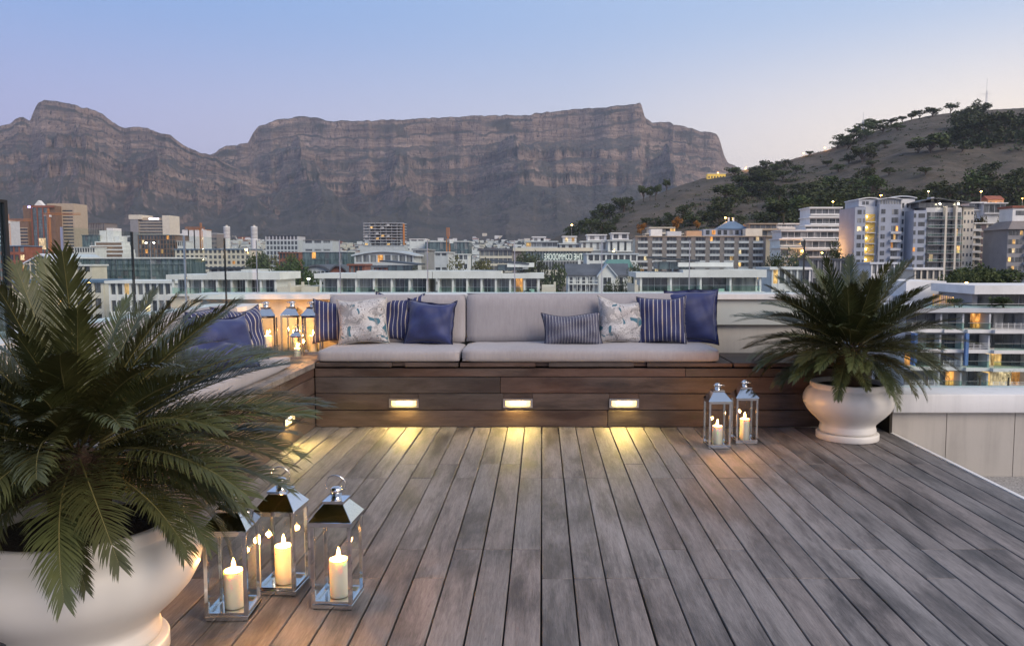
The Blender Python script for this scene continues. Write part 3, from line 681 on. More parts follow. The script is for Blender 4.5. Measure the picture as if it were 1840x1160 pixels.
lit_lantern('tall corner lantern furthest left, behind the side bench pillows', 'lit candle in the corner lantern furthest left', -2.475, 6.98, SEATZ, 12, ring=10, power=2.0)
lit_lantern('small half height lantern in front of the tall corner lanterns', 'short lit candle in the small half height lantern', -2.14, 6.76, SEATZ, 6, s=.55, ring=80, power=1.2, ch=.10)

# ------------------------------------------------------------------ potted cycads
POT = NT('cream_fibreglass_pot'); _n = POT.noise(POT.coord(), 3, 4, .5); POT = POT.fin(POT.ramp(_n, (.3, (.66, .635, .59)), (.7, (.75, .725, .68))), .42, 0, Coat_Weight=.15, Coat_Roughness=.3)
SOIL = plain('potting_soil', (.03, .022, .015), .95, var=.5, scale=60, bump=.8)
def leaf_mat(name, lo, hi, rough=.42):
    t = NT(name); n = t.noise(t.coord(), 14, 3, .6); rn = t.rnd()
    c = t.mix(n, lo, hi); far = t.math('ABSOLUTE', t.node('SeparateXYZ', {0: t.coord()}).outputs[1]); c = t.mix(t.math('MULTIPLY', t.ramp(far, (.09, 0.), (.17, 1.)), t.math('MULTIPLY', n, .55)), c, (.13, .10, .045)); c = t.node('HueSaturation', {'Color': c, 'Hue': t.math('MULTIPLY_ADD', rn, .035, .482), 'Value': t.math('MULTIPLY_ADD', rn, .5, .75)}).outputs[0]
    return t.fin(c, rough, 0, Specular_IOR_Level=.5)
LEAF = leaf_mat('cycad_leaflet', (.034, .044, .015), (.108, .112, .040)); RACH = plain('cycad_rachis', (.17, .15, .055), .5, space='obj')
CAUD = plain('cycad_crown_fibre', (.050, .026, .014), .9, var=.4, scale=40)
def frond_mesh(L, droop, seed, nl=88):
    rs = random.Random(seed); m = MB(); N = 26; pts = []; ang = 0.; p = Vector((0, 0, 0))
    for i in range(N + 1):
        pts.append(p.copy()); t_ = i / N; ang = -droop * (t_ ** 1.5); p = p + Vector((math.cos(ang), 0, math.sin(ang))) * (L / N)
    m.tube(pts, [.0052 * (1 - .86 * i / N) for i in range(N + 1)], 6, mi=1)
    def at_(t_):
        f = t_ * N; i = min(int(f), N - 1); return pts[i].lerp(pts[i + 1], f - i), (pts[i + 1] - pts[i]).normalized()
    for i in range(nl):
        t_ = .10 + .90 * (i + .5) / nl; P_, T_ = at_(min(t_, .999))
        if rs.random() < .03: continue
        ln = .180 * min(1, (t_ - .05) * 5.5) * (1 - .62 * max(0, (t_ - .5) / .5) ** 1.7) * rs.uniform(.84, 1.06) * L / .82
        up = Vector((0, 1, 0)).cross(T_) * -1
        if up.z < 0: up = -up
        sweep = R(66 - 42 * t_ + rs.uniform(-5, 5)); vee = R(24 + rs.uniform(-8, 8))
        for s in (-1, 1):
            side = Vector((0, s, 0)); d = T_ * math.cos(sweep) + (side * math.cos(vee) + up * math.sin(vee)) * math.sin(sweep)
            wv = d.cross(side.cross(T_)).normalized() * .0035 if d.cross(up).length < 1e-6 else d.cross(up).normalized() * .0035
            dr = Vector((0, 0, -1)) * ln * .13 - up * ln * .05
            a0, a1, a2, a3 = P_, P_ + d * ln * .4, P_ + d * ln * .75 + dr * .35, P_ + d * ln + dr
            m.add([a0 - wv * .6, a0 + wv * .6, a1 + wv, a1 - wv, a2 + wv * .75, a2 - wv * .75, a3], [(0, 1, 2, 3), (3, 2, 4, 5), (5, 4, 6)], 0)
    return m.mesh('frond', [LEAF, RACH], True)
FR = [[frond_mesh(.82, R(d), 10 * i + j) for j in range(2)] for i, d in enumerate((14, 28, 46, 62))]
def cycad(label, plabel, x, y, seed, scale=1., spin=0., ps=1.):
    pt = thing('plant_pot', plabel, 'pot', (x, y, 0)); pt.scale = (ps,) * 3; n = 72
    m = MB(); m.lathe([(0, .001), (.228, .001), (.236, .004), (.236, .047), (.230, .052), (.214, .053), (0, .053)], n); link('saucer', bevel_mesh(m.mesh('saucer', POT), .002, 1), pt)
    prof = [(0, .056), (.205, .056), (.212, .062), (.214, .085), (.206, .115), (.208, .135), (.235, .170), (.275, .215), (.312, .265), (.334, .315), (.342, .360), (.338, .400), (.322, .440), (.302, .468), (.294, .476), (.292, .484), (.292, .520), (.287, .527), (.270, .527), (.262, .518), (.262, .47)]
    prof = [(r_, .056 + (z_ - .056) * .83) for r_, z_ in prof]
    m = MB(); m.lathe(prof, n); m.build('bowl', POT, pt, True)
    m = MB(); m.lathe([(.27, .41), (.2, .415), (.1, .42), (0, .425)], 32); m.build('soil', SOIL, pt, True)
    c = thing('cycad', label, 'plant', (x, y, .41 * ps), R(spin)); c.scale = (scale,) * 3; rs = random.Random(seed)
    m = MB(); m.lathe([(.09, 0), (.10, .10), (.095, .20), (.075, .27), (.04, .30), (0, .31)], 20); m.build('caudex', CAUD, c, True)
    for i in range(26):                                # bracts round the crown
        a = i * 2.4; z_ = .12 + .20 * i / 26; r_ = .12 - .07 * (i / 26) ** 2; m = MB()
        d = Vector((math.cos(a), math.sin(a), 0)); m.tube([d * r_ + Vector((0, 0, z_)), d * (r_ + .035) + Vector((0, 0, z_ + .05))], [.012, .001], 5); m.build('bract', CAUD, c)
    NF = 126
    for i in range(NF):
        f = (i + .5) / NF; az = i * 2.39996 + rs.uniform(-.22, .22)
        el = 68 - 84 * f ** .80 + rs.uniform(-7, 7)   # young fronds stand up, old ones hang
        k = 0 if el > 45 else 1 if el > 15 else 2 if el > -12 else 3
        k = max(0, min(3, k + rs.choice((-1, 0, 0, 1))))
        r_ = .05 + .05 * f; z_ = .36 - .13 * f
        o = link('frond', FR[k][rs.randrange(2)], c, (r_ * math.cos(az), r_ * math.sin(az), z_)); s_ = rs.uniform(.86, 1.08) * (.80 if el > 45 else .90 if el > 12 else .80 if el > -2 else .66)
        o.rotation_euler = Euler((rs.uniform(-.35, .35), -R(el), az), 'XYZ'); o.scale = (s_,) * 3
    return c
cycad('large spreading cycad in the foreground pot at left', 'round cream pot in the left foreground, cut by the frame', -1.605, 2.65, 4, .98, 20, 1.12)
cycad('dark green cycad in the pot by the right end of the bench', 'round cream pot on a saucer by the right deck edge', 2.412, 6.07, 9, 1.06, 75)

# ------------------------------------------------------------------ city: shared materials and pieces
def wallm(name, c, var=.10, rough=.8): return plain(name, c, rough, var=var, scale=.35)
WHITE = wallm('white_plaster', (.74, .73, .70)); CREAM = wallm('cream_plaster', (.66, .60, .49)); BEIGE = wallm('beige_concrete', (.46, .37, .27))
GREYC = wallm('grey_concrete', (.27, .265, .27)); LGREY = wallm('light_grey_plaster', (.54, .55, .56)); BLUEG = wallm('blue_grey_plaster', (.36, .39, .45))
BRICK = wallm('red_brick', (.26, .095, .06), .25); BROWN = wallm('brown_stone', (.20, .125, .085), .2); TAUPE = wallm('taupe_brickwork', (.23, .20, .185), .15)
PURP = wallm('purple_brown_brick', (.13, .10, .11), .2); DKROOF = wallm('dark_metal_roof', (.05, .06, .075), .15, .5); BLROOF = wallm('blue_grey_roof', (.13, .20, .29), .15, .5)
TEAL = wallm('teal_sheet_roof', (.16, .34, .32), .12, .5); SLATE = wallm('slate_roof', (.10, .105, .125), .25); ORANGE = plain('orange_crane_paint', (.55, .21, .05), .5); BLUEP = wallm('blue_painted_pier', (.10, .20, .42))
YELLOW = wallm('yellow_stairwell', (.62, .42, .10)); PEACH = wallm('peach_plaster', (.55, .34, .20)); PALEB = wallm('pale_sheet_roof', (.55, .58, .62), .08, .5)
def pane_mat(name, lo, hi, rough=.12):
    t = NT(name); p = t.pos(); n = t.noise(t.mapv(p, (.9, .9, .12)), 1, 3, .6)
    return t.fin(t.mix(t.ramp(n, (.35, 0.), (.65, 1.)), lo, hi), rough, 0, Specular_IOR_Level=.6)
WDARK = pane_mat('dark_window_glass', (.025, .029, .034), (.10, .11, .12)); WCURT = pane_mat('curtained_window', (.10, .11, .12), (.33, .33, .32), .25)
WTEAL = pane_mat('teal_window_glass', (.05, .08, .085), (.16, .22, .225)); WGREY = pane_mat('grey_window_glass', (.06, .065, .07), (.16, .17, .18))
LIT1 = room('warm_lit_window', (1., .58, .20), 1.1); LIT2 = room('amber_lit_window', (1., .42, .10), 1.0); LIT3 = room('pale_lit_window', (1., .74, .42), 1.1)
LAMP = emit('sodium_lamp', (1., .48, .10), 30.); LAMPW = emit('white_lamp', (1., .86, .60), 25.); FACG = thin_glass('balcony_glass', (.80, .92, .88), 1.45)
CUBES = {}
def cube(parent, name, mat, x0, x1, y0, y1, z0, z1):
    if mat.name not in CUBES:
        m = MB(); m.box(0, 1, 0, 1, 0, 1); CUBES[mat.name] = m.mesh('box_' + mat.name, mat)
    return link(name, CUBES[mat.name], parent, (x0, y0, z0), None, (max(x1 - x0, .01), max(y1 - y0, .01), max(z1 - z0, .01)))
cr = random.Random(11)
def glass_pick(lit=.06, dark=.6, base=None):
    q = cr.random()
    if q < lit * .62: return cr.choice((LIT1, LIT1, LIT2, LIT3))
    return (base or WDARK) if q < lit + dark else cr.choice((WCURT, WGREY))
def building(label, cat, px0, px1, pyt, Y, rz=0., name='building', base=None, group=None):
    """an Empty at the foot of a building whose front spans px0..px1 at depth Y and whose top stands at row pyt; returns it with width and height"""
    zb = GZ if base is None else base
    r = thing(name, label, cat, (X((px0 + px1) / 2, Y), Y, zb), R(rz), group)
    return r, X(px1, Y) - X(px0, Y), Z(pyt, Y) - zb
def F_(root, face, W, D, name, mat, u0, u1, n0, n1, z0, z1):
    if face == 'f': return cube(root, name, mat, u0, u1, -n1, -n0, z0, z1)
    if face == 'r': return cube(root, name, mat, W / 2 + n0, W / 2 + n1, u0, u1, z0, z1)
    return cube(root, name, mat, -W / 2 - n1, -W / 2 - n0, u0, u1, z0, z1)
def facade(root, face, W, D, u0, u1, z0, z1, nf, nc, wall, lit=.05, dark=.6, band=.35, pier=.25, base=None, depth=.3, joined=False, piers=True):
    """spandrels and piers standing proud of recessed panes, floor by floor and bay by bay"""
    fh, bw = (z1 - z0) / nf, (u1 - u0) / nc
    if joined:                                         # too small in the picture to pick apart: one mesh per material
        gl = {}
        m = MB()
        def bx(mm, a, b, n0, n1, c, d):
            if face == 'f': mm.box(a, b, -n1, -n0, c, d)
            elif face == 'r': mm.box(W / 2 + n0, W / 2 + n1, a, b, c, d)
            else: mm.box(-W / 2 - n1, -W / 2 - n0, a, b, c, d)
        for f in range(nf):
            for c in range(nc):
                g_ = glass_pick(lit, dark, base); bx(gl.setdefault(g_.name, (MB(), g_))[0], u0 + c * bw, u0 + (c + 1) * bw, .02, .05, z0 + f * fh, z0 + (f + 1) * fh)
            bx(m, u0, u1, .05, depth, z0 + f * fh, z0 + f * fh + fh * band)
        if piers:
            for c in range(nc + 1): x_ = u0 + c * bw; bx(m, x_ - bw * pier / 2, x_ + bw * pier / 2, .05, depth + .05, z0, z1)
        m.build('facade_grid', wall, root)['kind'] = 'stuff'
        for mm, g_ in gl.values(): mm.build('windows', g_, root)['kind'] = 'stuff'
        return
    for f in range(nf):
        F_(root, face, W, D, 'spandrel', wall, u0, u1, .05, depth, z0 + f * fh, z0 + f * fh + fh * band)
        for c in range(nc):
            F_(root, face, W, D, 'window', glass_pick(lit, dark, base), u0 + c * bw + .01, u0 + (c + 1) * bw - .01, .02, .06, z0 + f * fh + fh * band, z0 + (f + 1) * fh - .02)
    if piers:
        for c in range(nc + 1): x_ = u0 + c * bw; F_(root, face, W, D, 'pier', wall, x_ - bw * pier / 2, x_ + bw * pier / 2, .04, depth + .06, z0, z1 - .01)
def block(label, cat, px0, px1, pyt, Y, D, wall, nf, nc, roof=None, lit=.05, dark=.6, band=.35, pier=.25, base=None, rz=0., ztop=None, ns=3, sides='', joined=True, gb=None, name='building', show=None, eave=.4, piers=True):
    r, W, H = building(label, cat, px0, px1, pyt, Y, rz, name, gb)
    cube(r, 'wall', wall, -W / 2, W / 2, 0, D, 0, H - .5)
    cube(r, 'roof_slab', roof or wall, -W / 2 - eave, W / 2 + eave, -.35 - eave, D + eave, H - .49, H)
    fh = 3.1 if not nf else None
    zlo = max(0, H - (show if show else H))
    facade(r, 'f', W, D, -W / 2 + .3, W / 2 - .3, zlo, H - .5, nf, nc, wall, lit, dark, band, pier, base, joined=joined, piers=piers)
    for s in sides: facade(r, s, W, D, .4, D - .4, zlo, H - .5, nf, ns, wall, lit, dark, band, pier, base, joined=True)
    return r, W, H
def lamp_post(label, px, pyb, pyt, Y, mat=LAMPW, arms=1, gz=None):
    zt = Z(pyt, Y); zb = GZ if gz is None else gz
    r = thing('street_lamp', label, 'street lamp', (X(px, Y), Y, zb)); h = zt - zb
    m = MB(); m.tube([(0, 0, 0), (0, 0, h)], [.12, .07], 8); m.build('post', STEEL, r)
    for s in ((0,) if arms == 1 else (-1, 1)):
        m = MB(); ls = min(2.2, max(1., Y / 230.)); m.lathe([(0, -.12 * ls), (.2 * ls, -.08 * ls), (.26 * ls, 0), (.16 * ls, .12 * ls), (0, .16 * ls)], 10, c=(s * 1.1, 0, h + .12 * ls)); m.build('lamp_head', mat, r, True)
    if mat is LAMP and Y > 250:
        L = bpy.data.lights.new('lamp_glow', 'POINT'); L.energy = 2600; L.color = (1., .45, .10); L.shadow_soft_size = .5
        lo = bpy.data.objects.new('lamp_glow', L); COL.objects.link(lo); lo.parent = r; lo.location = (0, -1.2, h + 1.2)
    if arms == 2: cube(r, 'arm', STEEL, -1.2, 1.2, -.05, .05, h + .3, h + .4)
    return r

# ------------------------------------------------------------------ white terrace houses just below
def penthouse(label, px0, px1, pyt, pyb, Y, nb, D=9., wingl=0, wingr=0, pav=None, lit=.04, upper=None):
    r, W, H = building(label, 'apartment house', px0, px1, pyt, Y); zf = Z(pyb, Y) - GZ
    cube(r, 'lower_storeys', CREAM, -W / 2 - .2, W / 2 + .2, -1.6, D, 0, zf - .35)
    cube(r, 'floor_slab', WHITE, -W / 2 - .5, W / 2 + .5, -2.2, D, zf - .345, zf)
    cube(r, 'back_wall', WHITE, -W / 2, W / 2, .45, D, zf + .005, H - 1.0)
    x_ = -W / 2; segs = [(0, .36, .0), (.36, 1., .42)] if cr.random() < .5 else [(0, .62, .42), (.62, 1., 0.)]
    for a, b_, up in segs: cube(r, 'roof_slab', WHITE, -W / 2 - .9 + (W + 1.8) * a, -W / 2 - .9 + (W + 1.8) * b_ - .02, -1.7, D + .3, H - .99, H - .18 + up)
    bw = W / nb
    for k in range(nb):
        a = -W / 2 + k * bw
        gm_ = glass_pick(lit, .35, WDARK) if cr.random() < .7 else WCURT
        n = cr.choice((2, 3, 3, 4))
        for q in range(n):
            cube(r, 'window', gm_ if cr.random() < .7 else cr.choice((WCURT, WTEAL, WDARK)), a + .3 + q * (bw - .6) / n + .03, a + .3 + (q + 1) * (bw - .6) / n - .03, .36, .44, zf + .05, H - 1.02)
            cube(r, 'window_frame', LGREY, a + .3 + q * (bw - .6) / n - .03, a + .3 + q * (bw - .6) / n + .025, .30, .435, zf + .02, H - 1.0)
        cube(r, 'column', WHITE, a - .16, a + .16, -1.3, -.98, zf + .002, H - .992)
        cube(r, 'balcony_pane', FACG, a + .2, a + bw - .2, -2.05, -2.02, zf + .05, zf + 1.0)
        cube(r, 'handrail', STEEL, a + .2, a + bw - .2, -2.07, -2.0, zf + 1.005, zf + 1.05)
        if cr.random() < .5: cube(r, 'partition', WHITE, a + bw - .05, a + bw + .05, -.95, .44, zf + .003, H - .995)
    cube(r, 'column', WHITE, W / 2 - .16, W / 2 + .16, -1.3, -.98, zf + .002, H - .992)
    for w_, s in ((wingl, -1), (wingr, 1)):
        if w_: 
            a = s * (W / 2 + .52); b_ = s * (W / 2 + .52 + w_)
            cube(r, 'terrace_wall', CREAM, min(a, b_), max(a, b_), -2.0, D, 0, zf + 1.1)
            cube(r, 'pier', CREAM, b_ - .35 if s > 0 else b_, b_ if s > 0 else b_ + .35, -2.05, -1.6, zf + 1.11, zf + 1.9)
    for u in range(rg.randint(2, 4)):                  # furniture on the terraces
        fx_ = cr.uniform(-W / 2 + 1, W / 2 - 1); cube(r, 'planter', cr.choice((GREYC, WHITE, DKROOF)), fx_, fx_ + cr.uniform(.5, 1.4), -1.9, -1.4, zf + .01, zf + cr.uniform(.4, .8))
    if pav:
        a, b_, hh = pav; m = MB()
        cube(r, 'pavilion', WTEAL, a * W, b_ * W, 2., D - 1, H + .3, H + hh - .25)
        for k in range(4): xq = a * W + (b_ - a) * W * k / 3; cube(r, 'mullion', DKROOF, xq - .06, xq + .06, 1.9, 2.0, H + .25, H + hh - .28)
        m.add([(a * W - 1.2, .8, H + hh + .35), (b_ * W + 1.2, .8, H + hh - .25), (b_ * W + 1.2, D, H + hh - .25), (a * W - 1.2, D, H + hh + .35), (a * W - 1.2, .8, H + hh + .6), (b_ * W + 1.2, .8, H + hh), (b_ * W + 1.2, D, H + hh), (a * W - 1.2, D, H + hh + .6)], [(3, 2, 1, 0), (4, 5, 6, 7), (0, 1, 5, 4), (1, 2, 6, 5), (2, 3, 7, 6), (3, 0, 4, 7)])
        m.build('canopy_roof', DKROOF, r)
    if upper:
        a, b_, hh = upper; cube(r, 'upper_roof', WHITE, a * W, b_ * W, 1, D, H + hh - .7, H + hh); cube(r, 'upper_wall', LGREY, a * W + 1, b_ * W - 1, 2, D, H + .45, H + hh - .71)
    return r
penthouse('white flat roofed terrace house behind the left cycad fronds', 318, 500, 491, 527, 128, 7, wingr=2.1)
penthouse('white colonnaded terrace house behind the left back cushion', 580, 770, 489, 526, 130, 6, wingl=2.4, pav=(.10, .33, 1.4))
penthouse('white colonnaded terrace house behind the middle of the bench', 790, 968, 489, 526, 130, 7, wingr=2.3, pav=(.08, .33, 1.5), upper=(.18, .45, 1.55))
penthouse('white flat roofed terrace house with blue canopy above the right pillows', 1150, 1362, 487, 523, 128, 4, wingl=.6, pav=(-.33, -.05, 1.8), upper=(-.17, .30, 1.4), lit=.45)

# ------------------------------------------------------------------ middle distance, left to right
r, W, H = block('red brick block with blue roof at the left edge', 'building', -40, 50, 441, 420, 14, BRICK, 6, 9, BLROOF, .12, joined=False)
r, W, H = building('glazed gable ended hall above the left cycad', 'hall', 46, 107, 456, 250); ev = Z(474, 250) - GZ
m = MB(); m.prism([(-W / 2, 0), (W / 2, 0), (W / 2, ev), (0, H - .4), (-W / 2, ev)], 1, .3, 30); m.build('glass_front', WTEAL, r)
m = MB()
for s in (-1, 1): m.prism([(s * (W / 2 + .5), ev - .3), (0, H - .35), (0, H + .1), (s * (W / 2 + .5), ev + .2)], 1, -.4, 30.5); 
m.build('roof', PALEB, r)
for k in range(7): xq = -W / 2 + W * k / 6; cube(r, 'mullion', CREAM, xq - .12, xq + .12, -.05, .28, 0, ev + (H - .6 - ev) * (1 - abs(xq) / (W / 2)))
for zq in (ev - 4.2, ev - .2): cube(r, 'transom', CREAM, -W / 2, W / 2, -.06, .27, zq, zq + .3)
r, W, H = block('long glass fronted office with flat white roof', 'office', 112, 334, 462, 262, 16, WTEAL, 8, 22, WHITE, .06, .75, .12, .06, WTEAL, joined=False, show=16)
block('beige box annex in front of the long glass office', 'building', 110, 168, 475, 240, 8, CREAM, 4, 4, WHITE, 0, joined=False, band=.6)
block('brick and white chequered block with blue roof', 'apartment block', 318, 452, 447, 380, 15, CREAM, 7, 16, BLROOF, .10, .7, .4, .35, joined=False, show=19)
block('flat pale block beside the dark leafy trees', 'building', 400, 450, 446, 500, 15, LGREY, 5, 5, LGREY, .02)
block('low dark roofed house between chequered block and trees', 'house', 378, 470, 480, 210, 10, GREYC, 3, 6, DKROOF, .02, joined=False)
block('white stub house with parapet left of the trees', 'house', 440, 466, 484, 165, 8, WHITE, 4, 3, WHITE, 0, joined=False)
block('grey finned office with dark glass top', 'office', 480, 538, 423, 720, 22, LGREY, 9, 9, DKROOF, .08, .8, .3, .3, joined=True)
block('pale blank box building right of the finned office', 'building', 548, 598, 431, 660, 25, LGREY, 5, 3, TAUPE, .02, .3, .7)
block('red brick block above the leafy trees', 'building', 503, 540, 453, 430, 14, BRICK, 5, 6, BRICK, .04)
block('glass pavilion with thin flat roof', 'pavilion', 545, 626, 451, 400, 16, WTEAL, 6, 10, LGREY, .12, .7, .15, .08, WTEAL)
def vaulted(label, px0, px1, pyt, Y, D, wall, roof, nf, nc, lit=.05, base=None, rise=2.5, brickend=None, over=.8, band=.3):
    r, W, H = building(label, 'building', px0, px1, pyt, Y); cube(r, 'wall', wall, -W / 2, W / 2, 0, D, 0, H - rise)
    n = 14; arc = [(-W / 2 - over + (W + 2 * over) * k / n, H - rise + rise * math.sin(math.pi * (.12 + .76 * k / n)) - rise * math.sin(math.pi * .12)) for k in range(n + 1)]
    m = MB(); m.prism(arc + [(x_, z_ - .5) for x_, z_ in arc[::-1]], 1, -1., D + .5); m.build('vaulted_roof', roof, r)
    m = MB(); m.prism([(-W / 2, H - rise)] + [(x_, z_ - .5) for x_, z_ in arc[1:-1]] + [(W / 2, H - rise)], 1, .05, D); m.build('gable', wall, r)
    facade(r, 'f', W, D, -W / 2 + .3, W / 2 - .3, max(0, H - rise - nf * 3.2), H - rise - .05, nf, nc, brickend or wall, lit, .5, band, .22, base)
    return r, W, H
vaulted('grey barrel roofed house with brick end wall', 596, 622, 467, 230, 20, BRICK, SLATE, 3, 2, rise=3.6)
r, W, H = vaulted('grey ribbed barrel roof hall left of the brick end', 546, 594, 468, 238, 20, LGREY, SLATE, 3, 6, rise=3.2)
r, W, H = vaulted('tall windowed hall under a shallow grey vaulted roof', 638, 745, 445, 245, 22, LGREY, PALEB, 4, 8, .16, WCURT, 2.2, LGREY)
block('red brick stair block before the vaulted hall', 'building', 628, 655, 474, 205, 8, BRICK, 5, 3, BRICK, .05, joined=False)
block('low red brick house before the vaulted hall', 'house', 672, 694, 477, 190, 8, BRICK, 4, 3, SLATE, 0, joined=False)
block('plain grey concrete slab wall building', 'building', 744, 768, 447, 260, 18, GREYC, 4, 1, GREYC, 0, .3, .85)
block('pale grey warehouse wall left of the orange mast', 'warehouse', 769, 806, 452, 300, 20, LGREY, 4, 3, LGREY, 0, .3, .8)
block('white cubic plant room block beside the glass office', 'building', 738, 765, 429, 460, 16, WHITE, 6, 2, WHITE, 0, .2, .85)
block('dark glass office with thin white roof', 'office', 765, 843, 433, 450, 20, WTEAL, 6, 12, WHITE, .05, .7, .18, .08, WTEAL)
block('pale lit low building under the dark glass office', 'building', 800, 842, 456, 380, 14, WHITE, 5, 5, WHITE, .25, .3, .5)
# hotel with the reversed roof lettering
r, W, H = building('cream hotel with reversed white roof lettering behind glass', 'hotel', 862, 1062, 446, 330); D = 18
cube(r, 'wall', TAUPE, -W / 2, W / 2, 0, D, 0, H - .8)
xa = -W / 2 + W * .30
cube(r, 'roof_slab', SLATE, -W / 2 - .8, xa, -1, D, H - .9, H - .1); cube(r, 'roof_slab', CREAM, xa + .02, W / 2 + .8, -1.3, D, H - 1.2, H + .2)
facade(r, 'f', W, D, -W / 2 + .3, xa - .4, H - 10.6, H - .95, 3, 7, CREAM, .03, .7, .3, .06, WGREY)
zl = H - 5.2
cube(r, 'sign_band', WTEAL, xa + 5, W / 2 - .6, -.14, -.02, zl, H - 1.25)
nb = 22
for k in range(nb + 1): xq = xa + 5 + (W / 2 - .6 - xa - 5) * k / nb; cube(r, 'mullion', LGREY, xq - .06, xq + .06, -.2, -.145, H - 9, H - 1.25)
cube(r, 'transom', LGREY, xa + 5, W / 2 - .6, -.22, -.15, zl - .35, zl - .05)
cube(r, 'window_band', WDARK, xa + 5, W / 2 - .6, -.13, -.02, H - 9, zl - .36)
for k in range(9): xq = xa + 8 + (W / 2 - xa - 8) * k / 9; cube(r, 'balcony', CREAM, xq + .15, xq + (W / 2 - xa - 8) / 9 - .15, -1.3, -.02, H - 11.2, H - 9.1)
facade(r, 'f', W, D, xa + 8, W / 2, H - 15, H - 11.25, 1, 14, CREAM, .1, .7, .3, .3)
LET = emit('lit_sign_letters', (.85, .92, .85), .16)
for txt, p_r, p_l in (('THE', 1047, 1031), ('COMMODORE', 1028, 978)):
    cu = bpy.data.curves.new('sign_letters', 'FONT'); cu.body = txt; cu.size = 3.6; cu.extrude = .05; cu.align_x = 'LEFT'
    o = bpy.data.objects.new('sign_letters', cu); COL.objects.link(o); bpy.context.view_layer.update()
    me = bpy.data.meshes.new_from_object(o); bpy.data.objects.remove(o); me.materials.append(LET)
    xs_ = [v.co.x for v in me.vertices]; sc = (X(p_r, 330) - X(p_l, 330)) / (max(xs_) - min(xs_))
    link('sign_letters', me, r, (X(p_r, 330) - X(962, 330), -.32, zl + .35), (R(90), 0, 0), (-sc, 1.05, 1))   # seen from behind, so the words run right to left
block('white shed roof building behind the gabled house', 'warehouse', 1054, 1145, 455, 285, 22, WHITE, 4, 8, PALEB, 0, .5, .6)
r, W, H = building('low house with teal sheet roof', 'house', 1082, 1136, 466, 235); cube(r, 'wall', CREAM, -W / 2, W / 2, 0, 9, 0, H - 2.4)
m = MB(); m.prism([(-W / 2 - .4, H - 2.5), (W / 2 + .4, H - 2.5), (W / 2 - 1, H), (-W / 2 + 2, H)], 1, -.4, 9); m.build('roof', TEAL, r)
# victorian gabled house
r, W, H = building('white two storey gabled house with slate roof and verandas', 'house', 1020, 1128, 476, 175); D = 10
e = Z(495, 175) - GZ; z1f = Z(510, 175) - GZ
cube(r, 'wall', WHITE, -W / 2, W / 2, 0, D, 0, e)
m = MB(); m.prism([(-.6, e - .1), (D / 2, H), (D + .6, e - .1), (D + .6, e + .15), (D / 2, H + .3), (-.6, e + .15)], 0, -W / 2 - .5, W / 2 + .5); m.build('roof', SLATE, r)
gx = X(1090, 175) - X(1074, 175)
m = MB(); m.prism([(gx - 1.9, 0), (gx + 1.9, 0), (gx + 1.9, e), (gx, H - .1), (gx - 1.9, e)], 1, -1.4, 5); m.build('gable_front', WHITE, r)
m = MB()
for s in (-1, 1): m.prism([(gx + s * 2.3, e - .4), (gx, H - .05), (gx, H + .25), (gx + s * 2.3, e)], 1, -1.8, 5)
m.build('gable_roof', PALEB, r)
for zz0, zz1 in ((e - 1.9, e - .4), (z1f - 1.6, z1f - .2)):
    for k in range(9):
        xq = -W / 2 + .5 + k * (W - 1) / 9
        if abs(xq + .5 - gx) < 2.2: continue
        cube(r, 'window', WDARK, xq, xq + .75, -.06, -.01, zz0, zz1)
    for k in range(2): cube(r, 'window', WDARK, gx - .85 + k * .95, gx - .1 + k * .95, -1.46, -1.41, zz0, zz1)
for k in range(8): xq = -W / 2 + .2 + k * (gx - 2.2 + W / 2) / 7; cube(r, 'veranda_post', WHITE, xq - .07, xq + .07, -1.3, -1.16, 0, e - .2)
cube(r, 'veranda_floor', WHITE, -W / 2, gx - 2, -1.35, -.02, z1f - .1, z1f + .15); cube(r, 'veranda_rail', WHITE, -W / 2, gx - 2, -1.34, -1.28, z1f + .7, z1f + .85)
for xq in (-W / 2 + 2.5, gx - 4.2): cube(r, 'chimney', WHITE, xq, xq + .6, D / 2 - .3, D / 2 + .4, H - .3, H + 1.2)

# ------------------------------------------------------------------ apartment block with stepped balconies
r, W, H = building('long taupe apartment block with pale balconies below the hill', 'apartment block', 1142, 1372, 424, 350, -1.5); D = 16; nf = 8; fh = 2.85
cube(r, 'wall', CREAM, -W / 2, W / 2, 0, D, 0, H - .35); cube(r, 'roof_slab', BEIGE, -W / 2 - .5, W / 2 + .5, -1.6, D + .5, H - .34, H)
nb = 9; bw = W / nb
for k in range(nb):
    a = -W / 2 + k * bw
    cube(r, 'pier', TAUPE, a - .02 + bw * .82, a + bw * 1.14 if k < nb - 1 else W / 2, -1.25, -.01, 0, H - .36)
    for f in range(nf):
        z_ = H - .4 - (f + 1) * fh
        cube(r, 'balcony', LGREY, a + bw * .12, a + bw * .82, -1.5, -.3, z_, z_ + 1.0)
        n = 3
        for q in range(n): cube(r, 'window', glass_pick(.09, .5), a + bw * .14 + q * bw * .22, a + bw * .14 + (q + 1) * bw * .22 - .08, -.08, -.01, z_ + 1.02, z_ + fh - .05)
cube(r, 'pier', TAUPE, -W / 2 - .3, -W / 2 + bw * .1, -1.25, -.01, 0, H - .36)
for f in range(7):
    for k in range(3): cube(r, 'window', glass_pick(.15, .7), W / 2 + .01, W / 2 + .08, 3 + k * 4.2, 4.5 + k * 4.2, H - 2.6 - f * fh, H - 1.2 - f * fh)
for a, b_, hh, mt in ((.12, .21, 3.2, WHITE), (.25, .36, 2.2, LGREY), (.40, .52, 2.4, PEACH), (.86, .99, 3.4, CREAM)): cube(r, 'roof_house', mt, -W / 2 + a * W, -W / 2 + b_ * W, 3, 9, H + .01, H + hh)

